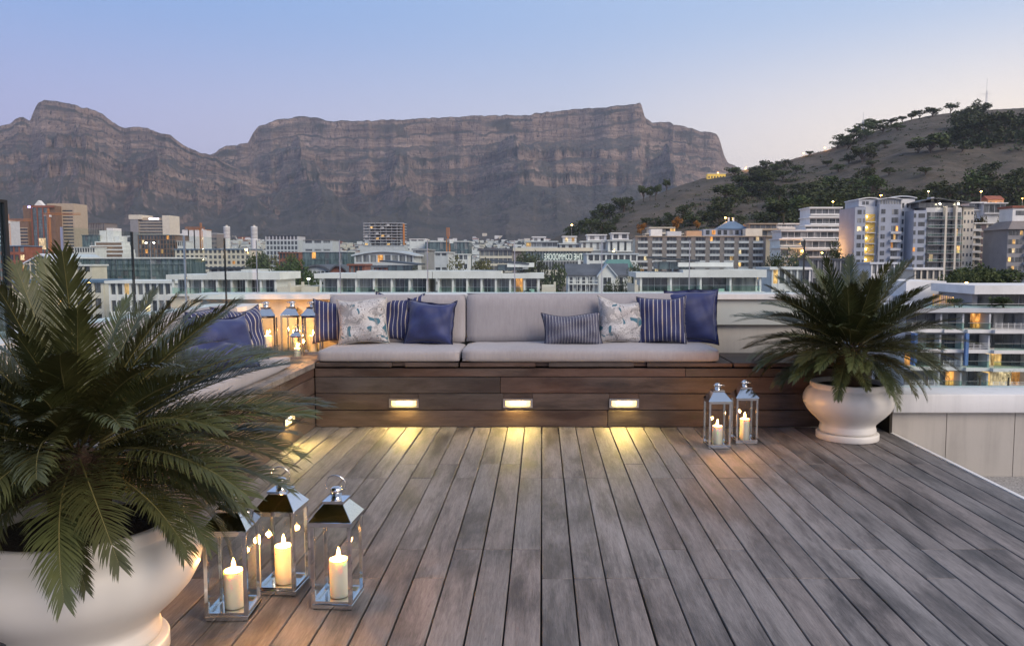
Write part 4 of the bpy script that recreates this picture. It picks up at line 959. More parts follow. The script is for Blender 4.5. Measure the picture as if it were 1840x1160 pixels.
# ------------------------------------------------------------------ towers on the right
def balcony_stack(r, face, W, D, u0, u1, zt, nf, fh, rail, lit, proj=1.3):
    for f in range(nf):
        z_ = zt - (f + 1) * fh
        F_(r, face, W, D, 'balcony_slab', rail, u0, u1, .01, proj, z_ - .12, z_ + .12)
        F_(r, face, W, D, 'balcony_rail', STEEL, u0, u1, proj - .06, proj - .02, z_ + .95, z_ + 1.05)
        F_(r, face, W, D, 'balcony_pane', FACG, u0 + .1, u1 - .1, proj - .05, proj - .03, z_ + .14, z_ + .94)
        n = max(2, int((u1 - u0) / 1.7)); w_ = (u1 - u0) / n
        for q in range(n): F_(r, face, W, D, 'window', glass_pick(lit, .45), u0 + q * w_ + .05, u0 + (q + 1) * w_ - .05, .01, .06, z_ + .15, z_ + fh - .35)
def curved_roof(r, x0, x1, y0, y1, z0, rise, mat, name='curved_roof'):
    n = 10; arc = [(x0 + (x1 - x0) * k / n, z0 + rise * math.sin(math.pi * (.15 + .7 * k / n)) - rise * math.sin(math.pi * .15)) for k in range(n + 1)]
    m = MB(); m.prism(arc + [(a, b_ - .35) for a, b_ in arc[::-1]], 1, y0, y1); m.build(name, mat, r)
def win_grid(r, face, W, D, us, zt, nf, fh, ww, wh, lit=.08, mat=None):
    for f in range(nf):
        for u in us: F_(r, face, W, D, 'window', mat or glass_pick(lit, .6), u - ww / 2, u + ww / 2, .01, .07, zt - f * fh - wh, zt - f * fh)
YT = 285.; fh = 3.0
r, W, H = building('pale blue apartment tower with yellow stairwell and curved roofs', 'apartment tower', 1532, 1612, 372, YT); D = 15
q = lambda p: X(p, YT) - X(1572, YT)
cube(r, 'wall', BLUEG, q(1532), q(1551), 0, D, 0, H); cube(r, 'wall', LGREY, q(1551) + .02, q(1574), 1.2, D, 0, H + .3); cube(r, 'wall', BLUEG, q(1574) + .02, q(1612), -.6, D, 0, H + 1.)
cube(r, 'stairwell', YELLOW, q(1552), q(1570), .9, 1.19, 0, H - 2.5)
for f in range(6):
    cube(r, 'landing', LGREY, q(1552), q(1570), -.1, .89, H - 5.5 - f * 3.9, H - 5.2 - f * 3.9)
    m = MB(); m.prism([(q(1554), H - 5.2 - f * 3.9), (q(1568), H - 3.2 - f * 3.9), (q(1568), H - 3.5 - f * 3.9), (q(1554), H - 5.5 - f * 3.9)], 1, .3, .8); m.build('stair_flight', BEIGE, r)
    m = MB(); m.lathe([(0, -.2), (.22, 0), (0, .2)], 8, c=(q(1554.5), .5, H - 3.4 - f * 3.9)); m.build('stair_lamp', LAMPW, r)
win_grid(r, 'f', W, D, [q(1540)], H - 1., 8, fh, 1.5, 1.6, .2)
win_grid(r, 'f', W, D + .0, [q(1548)], H - 1., 8, fh, .6, 1.6, .05)
for f in range(7):
    z_ = H - .8 - f * fh
    for u in (1579, 1583): cube(r, 'window', glass_pick(.12, .4), q(u) - .35, q(u) + .35, -.68, -.61, z_ - 1.6, z_)
    for u in (1598, 1602, 1606): cube(r, 'window', glass_pick(.12, .5), q(u) - .36, q(u) + .36, -.68, -.61, z_ - 1.9, z_)
    if f > 1: cube(r, 'balcony', LGREY, q(1593), q(1612), -1.9, -.62, z_ - 2.9, z_ - 2.0)
for k in range(8): xq = q(1576) + k * .98; cube(r, 'window', WCURT, xq, xq + .6, -.5, -.31, H + 1.02, H + 2.4)
cube(r, 'attic', LGREY, q(1574.5), q(1612), -.3, D, H + 1.01, H + 2.7); curved_roof(r, q(1572), q(1614), -1.2, D, H + 2.8, 1.1, LGREY)
cube(r, 'attic', LGREY, q(1542), q(1572), 2, D, H + .31, H + 2.9); curved_roof(r, q(1540), q(1582), 1.4, D, H + 3.0, 1.2, WHITE)
for k in range(2): cube(r, 'window', WGREY, q(1548) + k * 1.4, q(1548) + 1. + k * 1.4, 1.9, 1.99, H + 1., H + 2.2)
r, W, H = building('white gable end tower wing with rows of narrow windows', 'apartment tower', 1612, 1638, 357, YT + 2); D = 14
cube(r, 'wall', WHITE, -W / 2, W / 2, 0, D, 0, H); curved_roof(r, -W / 2 - 4.5, W / 2 + .5, -.6, D, H + .4, 1.2, PALEB)
cube(r, 'attic_wing', LGREY, -W / 2 - 4, -W / 2 - .02, 1.2, D, 0, H - .6)
win_grid(r, 'f', W, D, [-1.6, 0, 1.6], H - 1.6, 9, fh * .98, .7, 1.7, .03, WDARK)
r, W, H = building('grey apartment tower with long balconies and sweeping dark roof', 'apartment tower', 1637, 1724, 378, 280); D = 16; q = lambda p: X(p, 280) - X(1680.5, 280)
cube(r, 'wall', BLUEG, q(1637), q(1660), 0, D, 0, H); cube(r, 'wall', LGREY, q(1660) + .02, q(1724), .7, D, 0, H + 1.)
win_grid(r, 'f', W, D, [q(1651)], H - 1.1, 9, fh, 2.3, 1.5, .35); win_grid(r, 'f', W, D, [q(1639)], H - 1.1, 9, fh, .8, 1.5, .05)
for k, (a, b_) in enumerate(((1661, 1690), (1694, 1708), (1712, 1723))):
    for f in range(10):
        z_ = H - .2 - (f + 1) * fh
        cube(r, 'balcony_slab', GREYC, q(a), q(b_), -1.1, .69, z_ - .15, z_ + .12); cube(r, 'balcony_rail', STEEL, q(a), q(b_), -1.08, -1.02, z_ + .95, z_ + 1.05); cube(r, 'balcony_pane', FACG, q(a) + .1, q(b_) - .1, -1.06, -1.04, z_ + .14, z_ + .94)
        n = max(2, int((b_ - a) / 7)); w_ = (q(b_) - q(a)) / n
        for j in range(n): cube(r, 'window', glass_pick(.12, .5), q(a) + j * w_ + .06, q(a) + (j + 1) * w_ - .06, .60, .68, z_ + .15, z_ + fh - .4)
for u in (1692, 1710): cube(r, 'pier', CREAM, q(u) - .35, q(u) + .35, -1.15, .69, 0, H + 1.5)
cube(r, 'attic', WGREY, q(1648), q(1722), 1.2, D, H + 1.02, H + 2.8)
n = 12; arc = [(q(1640) + (q(1734) - q(1640)) * k / n, H + 2.9 + 1.5 * math.sin(math.pi * min(1, k / 7) * .72) - 1.1 * max(0, (k - 5) / 7)) for k in range(n + 1)]
m = MB(); m.prism(arc + [(a, b_ - .3) for a, b_ in arc[::-1]], 1, -1.2, D + .5); m.build('swept_roof', DKROOF, r)
for u in (1682, 1715):
    m = MB(); m.lathe([(0, -.3), (.32, 0), (0, .3)], 8, c=(q(u), -.2, H + 2.3)); m.build('terrace_lamp', LAMPW, r)
cube(r, 'roof_plant', WHITE, q(1688), q(1694), 4, 7, H + 3, H + 4.8); cube(r, 'roof_plant', LGREY, q(1676), q(1682), 4, 7, H + 3, H + 5)
r, W, H = building('cream tower wing with columns of small square windows', 'apartment tower', 1725, 1744, 372, 283); D = 14
cube(r, 'wall', CREAM, -W / 2, W / 2, 0, D, 0, H); cube(r, 'roof_slab', DKROOF, -W / 2 - 1, W / 2 + .6, -.8, D, H + .01, H + .4)
win_grid(r, 'f', W, D, [-1.3, 0, 1.3], H - 1.6, 10, fh, .55, 1.1, .03, WDARK)
r, W, H = building('cream apartment slab with dark panels and brick striped windows', 'apartment block', 1745, 1812, 400, 300); D = 14; q = lambda p: X(p, 300) - X(1778.5, 300)
cube(r, 'wall', CREAM, -W / 2, W / 2, 0, D, 0, H - .4); cube(r, 'roof_slab', WHITE, -W / 2 - .4, W / 2 + .4, -.8, D, H - .39, H)
for f in range(8):
    z_ = H - .5 - (f + 1) * 2.75
    cube(r, 'dark_panel', PURP, q(1758), q(1767), -.12, -.01, z_ + .5, z_ + 2.6); cube(r, 'balcony', LGREY, q(1745) - 1, q(1756), -1.2, -.01, z_, z_ + .9); cube(r, 'window', WDARK, q(1749), q(1757), -.1, -.02, z_ + 1., z_ + 2.5)
    for j in range(4): cube(r, 'window', glass_pick(.18, .4), q(1771) + j * .98, q(1771) + j * .98 + .85, -.1, -.01, z_ + 1.0, z_ + 2.5)
    cube(r, 'balcony', CREAM, q(1770), q(1791), -.9, -.11, z_ + .1, z_ + .95)
    cube(r, 'window', glass_pick(.05, .3), q(1792.5), q(1804), -.1, -.01, z_ + .9, z_ + 2.3); cube(r, 'brick_band', BRICK, q(1792.5), q(1804), -.14, -.01, z_ + .05, z_ + .75)
r, W, H = building('grey apartment block with hipped roof at the right edge', 'apartment block', 1806, 1905, 412, 270); D = 15
cube(r, 'wall', GREYC, -W / 2, W / 2, 0, D, 0, H)
for f in range(7):
    z_ = H - (f + 1) * 3.05
    cube(r, 'window_band', glass_pick(.12, .2, WCURT), -W / 2 + .2, -W / 2 + 5.4, -.12, -.01, z_ + 1.1, z_ + 2.7)
    for j in range(4): cube(r, 'window', glass_pick(.15, .6), -W / 2 + .4 + j * 1.25, -W / 2 + 1.3 + j * 1.25, -.2, -.13, z_ + 1.15, z_ + 2.65)
    cube(r, 'balcony', LGREY, -W / 2 + 5.6, W / 2, -1.4, -.01, z_, z_ + 1.0); cube(r, 'window', glass_pick(.1, .7), -W / 2 + 5.8, W / 2 - .2, -.1, -.01, z_ + 1.05, z_ + 2.7)
m = MB(); m.add([(-W / 2 - .8, -1.5, H), (W / 2 + .8, -1.5, H), (W / 2 + .8, D, H), (-W / 2 - .8, D, H), (-W / 2 + 3, 3, H + 3), (W / 2 - 3, 3, H + 3), (W / 2 - 3, D - 3, H + 3), (-W / 2 + 3, D - 3, H + 3)], [(3, 2, 1, 0), (0, 1, 5, 4), (1, 2, 6, 5), (2, 3, 7, 6), (3, 0, 4, 7), (4, 5, 6, 7)]); m.build('roof', TAUPE, r)
cube(r, 'roof_house', WHITE, -W / 2 + 3.4, W / 2, 3.5, D - 3.5, H + 3.01, H + 7.5); cube(r, 'roof_house_window', WGREY, -W / 2 + 4.5, -W / 2 + 8.5, 3.42, 3.49, H + 5, H + 6.6); cube(r, 'roof_house_roof', BRICK, -W / 2 + 3., W / 2 + .3, 3.1, D - 3, H + 7.51, H + 8.3)

# white hillside terraces and houses
def terraced(label, levels, Y, D0=9., lit=.06, wall=WHITE, cottage=False):
    a0, b0 = min(l[0] for l in levels), max(l[1] for l in levels)
    r = thing('terraced_house', label, 'house', (X((a0 + b0) / 2, Y), Y, GZ)); q = lambda p: X(p, Y) - X((a0 + b0) / 2, Y)
    for i, (a, b_, pt, pb) in enumerate(levels):
        y0 = (len(levels) - 1 - i) * 3.; zt, zb = Z(pt, Y + y0) - GZ, Z(pb, Y + y0) - GZ
        cube(r, 'wall', wall, q(a), q(b_), y0 + .8, y0 + 14, 0 if i == len(levels) - 1 else zb - 5, zt - .5)
        cube(r, 'roof_slab', wall, q(a) - .6, q(b_) + .4, y0 - .5, y0 + 14, zt - .49, zt)
        n = max(2, int((q(b_) - q(a)) / (3.6 if cottage else 2.6))); w_ = (q(b_) - q(a)) / n; ins = cr.uniform(.9, 1.3) if cottage else .12
        for j in range(n):
            cube(r, 'window', glass_pick(lit, .5), q(a) + j * w_ + ins, q(a) + (j + 1) * w_ - ins, y0 + .72, y0 + .79, zb + .5, zt - .9)
        cube(r, 'balcony', wall, q(a), q(b_), y0 - .6, y0 + .79, zb - .1, zb + .45)
        cube(r, 'handrail', STEEL, q(a), q(b_), y0 - .6, y0 - .52, zb + .95, zb + 1.05)
    return r
terraced('stack of white modern terraces stepping down left of the blue tower', [(1474, 1532, 372, 386), (1470, 1530, 389, 403), (1458, 1530, 404, 413), (1410, 1530, 413, 428), (1440, 1532, 430, 446), (1436, 1532, 447, 462)], 330)
terraced('teal glazed white house beside the apartment block end', [(1404, 1442, 428, 442), (1402, 1445, 444, 462)], 310, lit=.05)
terraced('white modern villa behind the cream tower wing', [(1742, 1770, 363, 378), (1762, 1802, 364, 384)], 390)
terraced('flat roofed beige villa above the taupe apartment block', [(1348, 1396, 401, 412), (1346, 1398, 412, 425)], 420, wall=BEIGE)
terraced('long white villa on the hill beside the beige villa', [(1396, 1442, 401, 409), (1398, 1444, 410, 424)], 440)
terraced('white and peach villa with orange autumn trees either side', [(1168, 1214, 408, 419), (1160, 1226, 419, 432)], 430, wall=CREAM)
terraced('white flat roofed row house at the foot of the hill', [(957, 980, 425, 437), (955, 1008, 437, 450)], 440, cottage=True)
terraced('white row house with a lit window at the hill foot', [(1012, 1036, 424, 436), (1006, 1044, 437, 452)], 430, lit=.2, cottage=True)
terraced('white stepped house right of the hill foot row', [(1056, 1090, 421, 432), (1044, 1092, 433, 450)], 425, cottage=True)
terraced('white house with rounded parapets left of the taupe block', [(1100, 1130, 418, 430), (1092, 1142, 431, 452)], 420, cottage=True)
terraced('pale grey house below the row at the hill foot', [(945, 1002, 433, 445), (944, 1004, 446, 460)], 400, wall=LGREY)
r, W, H = building('blue grey hipped roof house with white chimneys', 'house', 1262, 1342, 405, 430); D = 12
cube(r, 'wall', BLUEG, -W / 2, W / 2, 0, D, 0, H - 2); 
m = MB(); m.add([(-W / 2 + 8, -.6, H - 1.9), (W / 2 + .6, -.6, H - 1.9), (W / 2 + .6, D, H - 1.9), (-W / 2 + 8, D, H - 1.9), (2, 4, H + 2.4), (6, 4, H + 2.4), (6, D - 4, H + 2.4), (2, D - 4, H + 2.4)], [(3, 2, 1, 0), (0, 1, 5, 4), (1, 2, 6, 5), (2, 3, 7, 6), (3, 0, 4, 7), (4, 5, 6, 7)]); m.build('roof', BLROOF, r)
for xq in (2.4, 5.): cube(r, 'chimney', WHITE, xq, xq + .8, 5, 6, H + 2.2, H + 4.6)
for k in range(7): cube(r, 'window', glass_pick(.25, .6), -W / 2 + 1.5 + k * 3.2, -W / 2 + 3.4 + k * 3.2, -.1, -.01, H - 5, H - 2.6)
r, W, H = building('yellow lit house on the shoulder of the hill', 'house', 1268, 1300, 311, 960, base=Z(324, 960)); cube(r, 'wall', emit('self_lit_yellow_wall', (.75, .50, .10), .16), -W / 2, W / 2, 0, 9, -2, H - 1.); cube(r, 'roof', CREAM, -W / 2 - .4, W / 2 + .4, -.4, 9, H - .99, H)  # the wall itself glows: its lighting is put into the material
for k in range(6): cube(r, 'window', WDARK, -W / 2 + 1 + k * 3.5, -W / 2 + 2.6 + k * 3.5, -.1, -.01, 2.5, 5)
r, W, H = building('orange lit gabled house among the trees behind the right towers', 'house', 1768, 1796, 352, 450, base=Z(375, 450)); cube(r, 'wall', PEACH, -W / 2, W / 2, 0, 8, -4, H - 2)
m = MB(); m.prism([(-.5, H - 2.1), (4, H + .4), (8.5, H - 2.1)], 0, -W / 2 - .4, W / 2 + .4); m.build('roof', BRICK, r)
for k in range(3): cube(r, 'window', LIT2 if k == 1 else WDARK, -W / 2 + 1 + k * 2.8, -W / 2 + 2.2 + k * 2.8, -.1, -.01, H - 5, H - 3.4)

# near right: marina apartments
YR = 112.; r, W, H = building('curved white marina apartments with balconies beyond the right parapet', 'apartment block', 1640, 1990, 556, YR); q = lambda p: X(p, YR) - X(1815, YR); zz = lambda p: Z(p, YR) - GZ
cube(r, 'wall', LGREY, q(1642), q(1990), 2.2, 16, -3, zz(562))
for i, (pt, pb) in enumerate(((562, 596), (600, 632), (634, 664), (668, 700))):
    zt, zb = zz(pt), zz(pb)
    for j, (a, b_, yo) in enumerate(((1642, 1700, .9), (1700, 1738, .6), (1738, 1782, 0.), (1782, 1860, -.7), (1860, 1990, -.4))):
        cube(r, 'floor_slab', WHITE, q(a), q(b_) - .02, yo - .6, 2.19, zb - .12, zb + .38)
        w_ = q(b_) - q(a); n = max(2, int(w_ / 1.5))
        litb = (i, j) in ((0, 2), (2, 0), (2, 3), (3, 3))
        for k in range(n):
            cube(r, 'window', (cr.choice((LIT1, LIT2, WDARK, LIT3)) if litb and cr.random() < .75 else glass_pick(.03, .7)), q(a) + k * w_ / n + .06, q(a) + (k + 1) * w_ / n - .06, 2.05, 2.18, zb + .4, zt - .25)
        if (i + j) % 3: 
            cube(r, 'balcony_pane', FACG, q(a) + .1, q(b_) - .1, yo - .5, yo - .47, zb + .42, zb + 1.3); cube(r, 'handrail', STEEL, q(a) + .1, q(b_) - .1, yo - .53, yo - .45, zb + 1.31, zb + 1.37)
        else:
            for k in range(4): cube(r, 'rail', WHITE, q(a) + .1, q(b_) - .1, yo - .5, yo - .46, zb + .6 + k * .22, zb + .65 + k * .22)
            for k in range(int(w_ / .9)): cube(r, 'rail_post', WHITE, q(a) + .1 + k * .9, q(a) + .16 + k * .9, yo - .51, yo - .45, zb + .4, zb + 1.4)
        cube(r, 'partition', LGREY, q(b_) - .35, q(b_) - .1, yo - .3, 2.04, zb + .39, zt - .13)
for p_ in (1736, 1644): cube(r, 'blue_pier', BLUEP, q(p_) - .22, q(p_) + .22, -.95, -.5 if p_ == 1736 else .2, zz(655), zz(598))
cube(r, 'roof_terrace', LGREY, q(1640), q(1990), -.4, 16, zz(561), zz(553))
for a, b_ in ((1658, 1700), (1702, 1780), (1782, 1850)):
    cube(r, 'balcony_pane', FACG, q(a), q(b_), -.3, -.27, zz(552.5), zz(546)); cube(r, 'handrail', STEEL, q(a), q(b_), -.33, -.25, zz(546), zz(545))
cube(r, 'penthouse_wall', GREYC, q(1782), q(1990), 5, 15, zz(552), zz(531)); cube(r, 'penthouse_roof', WHITE, q(1772), q(1990), 3, 16, zz(530), zz(514)); 
for k in range(4): cube(r, 'penthouse_window', WDARK, q(1792) + k * 2.1, q(1792) + k * 2.1 + 1.9, 4.9, 4.99, zz(552), zz(532))
for k in range(10): cube(r, 'lit_screen_slat', PEACH if k % 3 else LIT1, q(1702) + k * .32, q(1702) + k * .32 + .2, 4, 4.1, zz(552), zz(530) - .05 * k)
r, W, H = building('white blank gable wall building behind the right cycad', 'building', 1628, 1700, 505, 130); cube(r, 'wall', WHITE, -W / 2, W / 2, 0, 14, 0, H); cube(r, 'side_wing', LGREY, -W / 2 - 5, -W / 2 - .02, 2, 14, 0, H - 2.5)
for k in range(3): cube(r, 'window', WDARK, -W / 2 - 4.4 + k * 1.4, -W / 2 - 3.3 + k * 1.4, 1.9, 1.99, H - 5, H - 3.4)
block('low white house with peach gable behind the right cycad tips', 'house', 1562, 1626, 471, 200, 10, WHITE, 5, 6, PALEB, .08, joined=False)
block('cream parapet house right of the cycad tips', 'house', 1640, 1688, 481, 190, 10, CREAM, 5, 4, WHITE, .15, joined=False)
block('dark slanted roof house above the right cycad', 'house', 1456, 1530, 464, 210, 10, GREYC, 4, 7, DKROOF, .1, joined=False)
block('pale low house left of the slanted roof house', 'house', 1384, 1456, 480, 160, 9, WHITE, 4, 6, WHITE, .05, joined=False)

# ------------------------------------------------------------------ far centre: towers, cranes
r, W, H = building('brown stone tower cluster with copper glass and white peak', 'office tower', 37, 127, 366, 880); q = lambda p: X(p, 880) - X(82, 880); zz = lambda p: Z(p, 880) - GZ
cube(r, 'rear_slab', BEIGE, q(78), q(127), 14, 40, 0, zz(364)); cube(r, 'side_wing', BROWN, q(37), q(58), -2, 20, 0, zz(397)); cube(r, 'tower', BROWN, q(47), q(104), 2, 24, 0, zz(369)); cube(r, 'atrium', WTEAL, q(66), q(92), .6, 1.99, 0, zz(372))
for k in range(14):
    zq = zz(376) - k * 3.6
    cube(r, 'window_band', WDARK, q(106), q(124), 13.8, 13.99, zq - 1.6, zq); cube(r, 'window_band', WGREY, q(67), q(91), .3, .59, zq - 1.3, zq)
    if k > 5: cube(r, 'window_band', WDARK, q(38), q(57), -2.3, -2.01, zq - 1.5, zq); cube(r, 'ledge', BEIGE, q(37), q(58), -2.7, -2.01, zq + .2, zq + 1.2)
for k in range(4): cube(r, 'frame_column', BRICK, q(64) + k * (q(94) - q(64)) / 3 - .6, q(64) + k * (q(94) - q(64)) / 3 + .6, -.2, .29, 0, zz(371))
cube(r, 'frame_beam', BRICK, q(63), q(105), -.3, .28, zz(373), zz(369)); m = MB(); m.prism([(q(66), zz(369)), (q(82), zz(369)), (q(74), zz(359.5))], 1, 3, 9); m.build('peak', WHITE, r)
cube(r, 'lit_sign', emit('violet_sign', (.45, .40, 1.), 2.5), q(56), q(64), 1.7, 1.99, zz(373), zz(370)); cube(r, 'lit_hall', LIT3, q(75), q(87), -.4, -.21, zz(448), zz(428))
block('grey brown ribbed office behind the stepped white terraces', 'office', 145, 193, 401, 1000, 30, TAUPE, 10, 16, BROWN, .01, .7, .1, .5)
r, W, H = block('teal glass office with white cubes and stepped brick terraces', 'office', 152, 182, 422, 620, 22, WTEAL, 8, 6, WTEAL, .03, .8, .15, .1, WTEAL); q = lambda p: X(p, 620) - X(167, 620); zz = lambda p: Z(p, 620) - GZ
for a, b_, pt in ((181, 193, 414), (194, 206, 409.5), (207, 216, 424)): cube(r, 'white_cube', WHITE, q(a), q(b_), 2, 14, 0, zz(pt))
for k, (a, b_, pt) in enumerate(((178, 228, 434), (172, 232, 441), (166, 236, 448), (140, 237, 455))):
    cube(r, 'terrace', WHITE, q(a), q(b_), -3 - k * 2.5, 8, 0, zz(pt)); cube(r, 'terrace_windows', BROWN, q(a) + 1, q(b_) - 1, -3.2 - k * 2.5, -3.01 - k * 2.5, zz(pt) - 2.8, zz(pt) - .9)
block('low white and glass hall left of the stepped terraces', 'building', 137, 175, 444, 560, 14, WHITE, 6, 8, WHITE, .05, .7)
r, W, H = building('beige slab tower with dark window bands and blank pylons', 'office tower', 238, 310, 386, 900); q = lambda p: X(p, 900) - X(274, 900); zz = lambda p: Z(p, 900) - GZ
cube(r, 'wall', BEIGE, q(254), q(297), 1, 25, 0, zz(391)); cube(r, 'pylon', CREAM, q(297) + .1, q(310), -1, 24, 0, zz(387)); cube(r, 'pylon', GREYC, q(240), q(253.8), -1, 24, 0, zz(394)); cube(r, 'cap', CREAM, q(238), q(261), -1.4, 25, zz(394) + .01, zz(386))
for k in range(9): zq = zz(396) - k * 3.4; cube(r, 'window_band', WDARK, q(255), q(296), .7, .99, zq - 1.7, zq); cube(r, 'sill', CREAM, q(254), q(297), .2, .69, zq - 2.4, zq - 1.75)
cube(r, 'lit_sign', emit('white_sign', (.9, .88, 1.), 1.2), q(272), q(290), .6, .98, zz(394.5), zz(391.8))
block('dark glass office with tan stone frame', 'office', 252, 320, 422, 700, 25, BROWN, 10, 12, WGREY, .06, .85, .2, .3)
block('white tower block under an orange crane', 'tower', 337, 369, 412, 820, 20, WHITE, 12, 3, ORANGE, 0, .6, .2, 1.2)
block('grey stepped office right of the white tower block', 'office', 368, 393, 419, 900, 20, TAUPE, 10, 5, WHITE, .02, .4, .6, .1)
block('small white block before the stepped office', 'building', 322, 338, 433, 700, 14, WHITE, 6, 4, WHITE, 0)
for p_, lb_ in ((411, 'left one of two round white cylinder towers'), (460, 'right one of two round white cylinder towers')):
    r = thing('round_tower', lb_, 'tower', (X(p_, 2100), 2100, city_z(np.array([2100.]))[0] - 5)); h = Z(407, 2100) - r.location.z
    m = MB(); m.lathe([(8.6, 0), (8.6, h - 1), (7.4, h), (0, h + .5)], 24); m.build('wall', WHITE, r, False)
    m = MB(); m.lathe([(3, h), (3, h + 3.5), (0, h + 4)], 14); m.build('roof_drum', CREAM, r)
    for k in range(8): m = MB(); m.lathe([(8.75, h - 4 - k * 3.6), (8.75, h - 5.4 - k * 3.6)], 24); m.build('window_band', TAUPE, r)
r, W, H = building('unfinished concrete frame building with bare floors and columns', 'building site', 653, 728, 401, 700); q = lambda p: X(p, 700) - X(690.5, 700); zz = lambda p: Z(p, 700) - GZ; D = 18
cube(r, 'core', GREYC, q(665), q(715), 8, 16, 0, H - 1); cube(r, 'lower_wall', LGREY, q(648), q(728), 0, D, 0, zz(441))
for f in range(9):
    z_ = zz(441) + f * (zz(401) - zz(441)) / 8
    cube(r, 'floor_slab', LGREY, q(655), q(726), -.6, D, z_ - .25, z_ + .2)
    for k in range(8):
        xq = q(656) + k * (q(725) - q(656)) / 7
        if f < 8: cube(r, 'column', GREYC, xq - .3, xq + .3, 0, .6, z_ + .2, z_ + 2.3)
        if f < 8 and cr.random() < .35: cube(r, 'bay_panel' if cr.random() < .4 else 'infill_panel', cr.choice((LIT1, WGREY, BROWN, WHITE)), xq + .6, xq + 3, .8, 1., z_ + .4, z_ + 2.1)  # bay panels, each in a random material, one of which glows
cube(r, 'hoist_tower', ORANGE, q(726) + .05, q(728.5), -1.4, 1, zz(440), zz(402))
def truss(m, a, b_, w, n):
    a, b_ = Vector(a), Vector(b_); ax = (b_ - a).normalized(); s1 = Vector((1, 0, 0)) if abs(ax.x) < .5 else Vector((0, 0, 1)); s2 = ax.cross(s1).normalized(); s1 = s2.cross(ax)
    cs = [(s1 * i + s2 * j) * w / 2 for i, j in ((-1, -1), (1, -1), (1, 1), (-1, 1))]
    for c in cs: m.tube([a + c, b_ + c], w * .09, 4)
    for k in range(n):
        p0, p1 = a.lerp(b_, k / n), a.lerp(b_, (k + 1) / n)
        for i in range(4): m.tube([p0 + cs[i], p1 + cs[(i + 1) % 4]], w * .06, 3)
def crane(label, px, pym, pyt, Y, pj0, pj1, w=2.0):
    r = thing('tower_crane', label, 'crane', (X(px, Y), Y, GZ)); h = Z(pyt, Y) - GZ
    m = MB(); truss(m, (0, 0, 0), (0, 0, h), w, 26); m.build('mast', ORANGE, r)
    m = MB(); truss(m, (X(pj0, Y) - X(px, Y), 0, h + .8), (X(pj1, Y) - X(px, Y), 0, h + .8), w * .8, 22); m.build('jib', ORANGE, r)
    m = MB(); truss(m, (0, 0, h + 1.6), (0, 0, h + 6), w * .7, 4); m.build('peak', ORANGE, r); cube(r, 'cab', WHITE, .8, 2.6, -1, 1, h - 2, h); e = X(pj0, Y) - X(px, Y); cube(r, 'counterweight', GREYC, e, e + 2.5, -.8, .8, h - 1.4, h + .3)
    return r
crane('orange tower crane at the far left behind the brick block', 21, 440, 397, 700, 8, 62); crane('orange tower crane before the brown tower cluster', 94, 445, 386, 780, 86, 151)
crane('orange crane on top of the white tower block', 365, 412, 411, 800, 337, 372); crane('orange mast standing by the dark glass office', 806, 470, 430, 400, 805, 807, 1.6)
block('blue glass tower cut by the left frame edge', 'office tower', -40, 15, 395, 760, 22, LGREY, 14, 10, WHITE, .02, .8, .4, .1, WTEAL)

block('low white roofed house left of the terrace house, behind the cycad tips', 'house', 196, 312, 504, 140, 9, WHITE, 5, 9, WHITE, .05, joined=False)
block('low pale house with blue roof under the glazed hall', 'house', 20, 188, 503, 150, 9, CREAM, 5, 10, BLROOF, .04, joined=False)
# far town: rows of small houses climbing towards the mountain
SITES = []
for V_, a_, b_ in ((MTN[1], -200, 760), (MTN[0], -200, 1150)):
    P_ = V_.reshape(-1, 3); pu = CX + F * P_[:, 0] / P_[:, 1]; pv = 467 - F * (P_[:, 2] - CAMZ) / P_[:, 1]
    wood = fbm(P_[:, 0] / 420., P_[:, 1] / 420., 3, 301)
    ok = (P_[:, 1] < 4300) & (P_[:, 1] > 1600) & (pu > a_) & (pu < b_) & (pv > 413 + 34 * wood) & (pv < 470)
    SITES += [tuple(q_) for q_ in P_[ok]]
m = MB(); fr = random.Random(5); mats = [WHITE, CREAM, LGREY, BRICK, SLATE, LIT3]
for i in range(6200):
    if i < 1100:
        px = fr.uniform(-250, 1180); Y = 900 + 800 * fr.random()
        if px > 960 and Y < 1600: continue
        x = X(px, Y); z_ = float(city_z(np.array([Y]))[0])
    else:
        x, Y, z_ = SITES[fr.randrange(len(SITES))]; x += fr.uniform(-9, 9); Y += fr.uniform(-9, 9)
    w_ = fr.uniform(7, 20); d_ = fr.uniform(7, 14); h_ = fr.uniform(4, 9) * (1.7 if fr.random() < .15 else 1)
    k = fr.choices(range(6), (46, 16, 18, 4, 3, 1.2))[0]
    if k == 5: w_, h_, d_ = 2.2, h_ * .9, 2.
    m.box(x, x + w_, Y, Y + d_, z_ - 6, z_ + h_, k)
    if k < 3 and fr.random() < .5: m.box(x - .5, x + w_ + .5, Y - .5, Y + d_ + .5, z_ + h_ + .02, z_ + h_ + 1.2, fr.choice((3, 4, 4, 0)))
o = m.build('town_houses', mats); o['kind'] = 'stuff'; o['label'] = 'mass of small pale houses at the mountain foot'

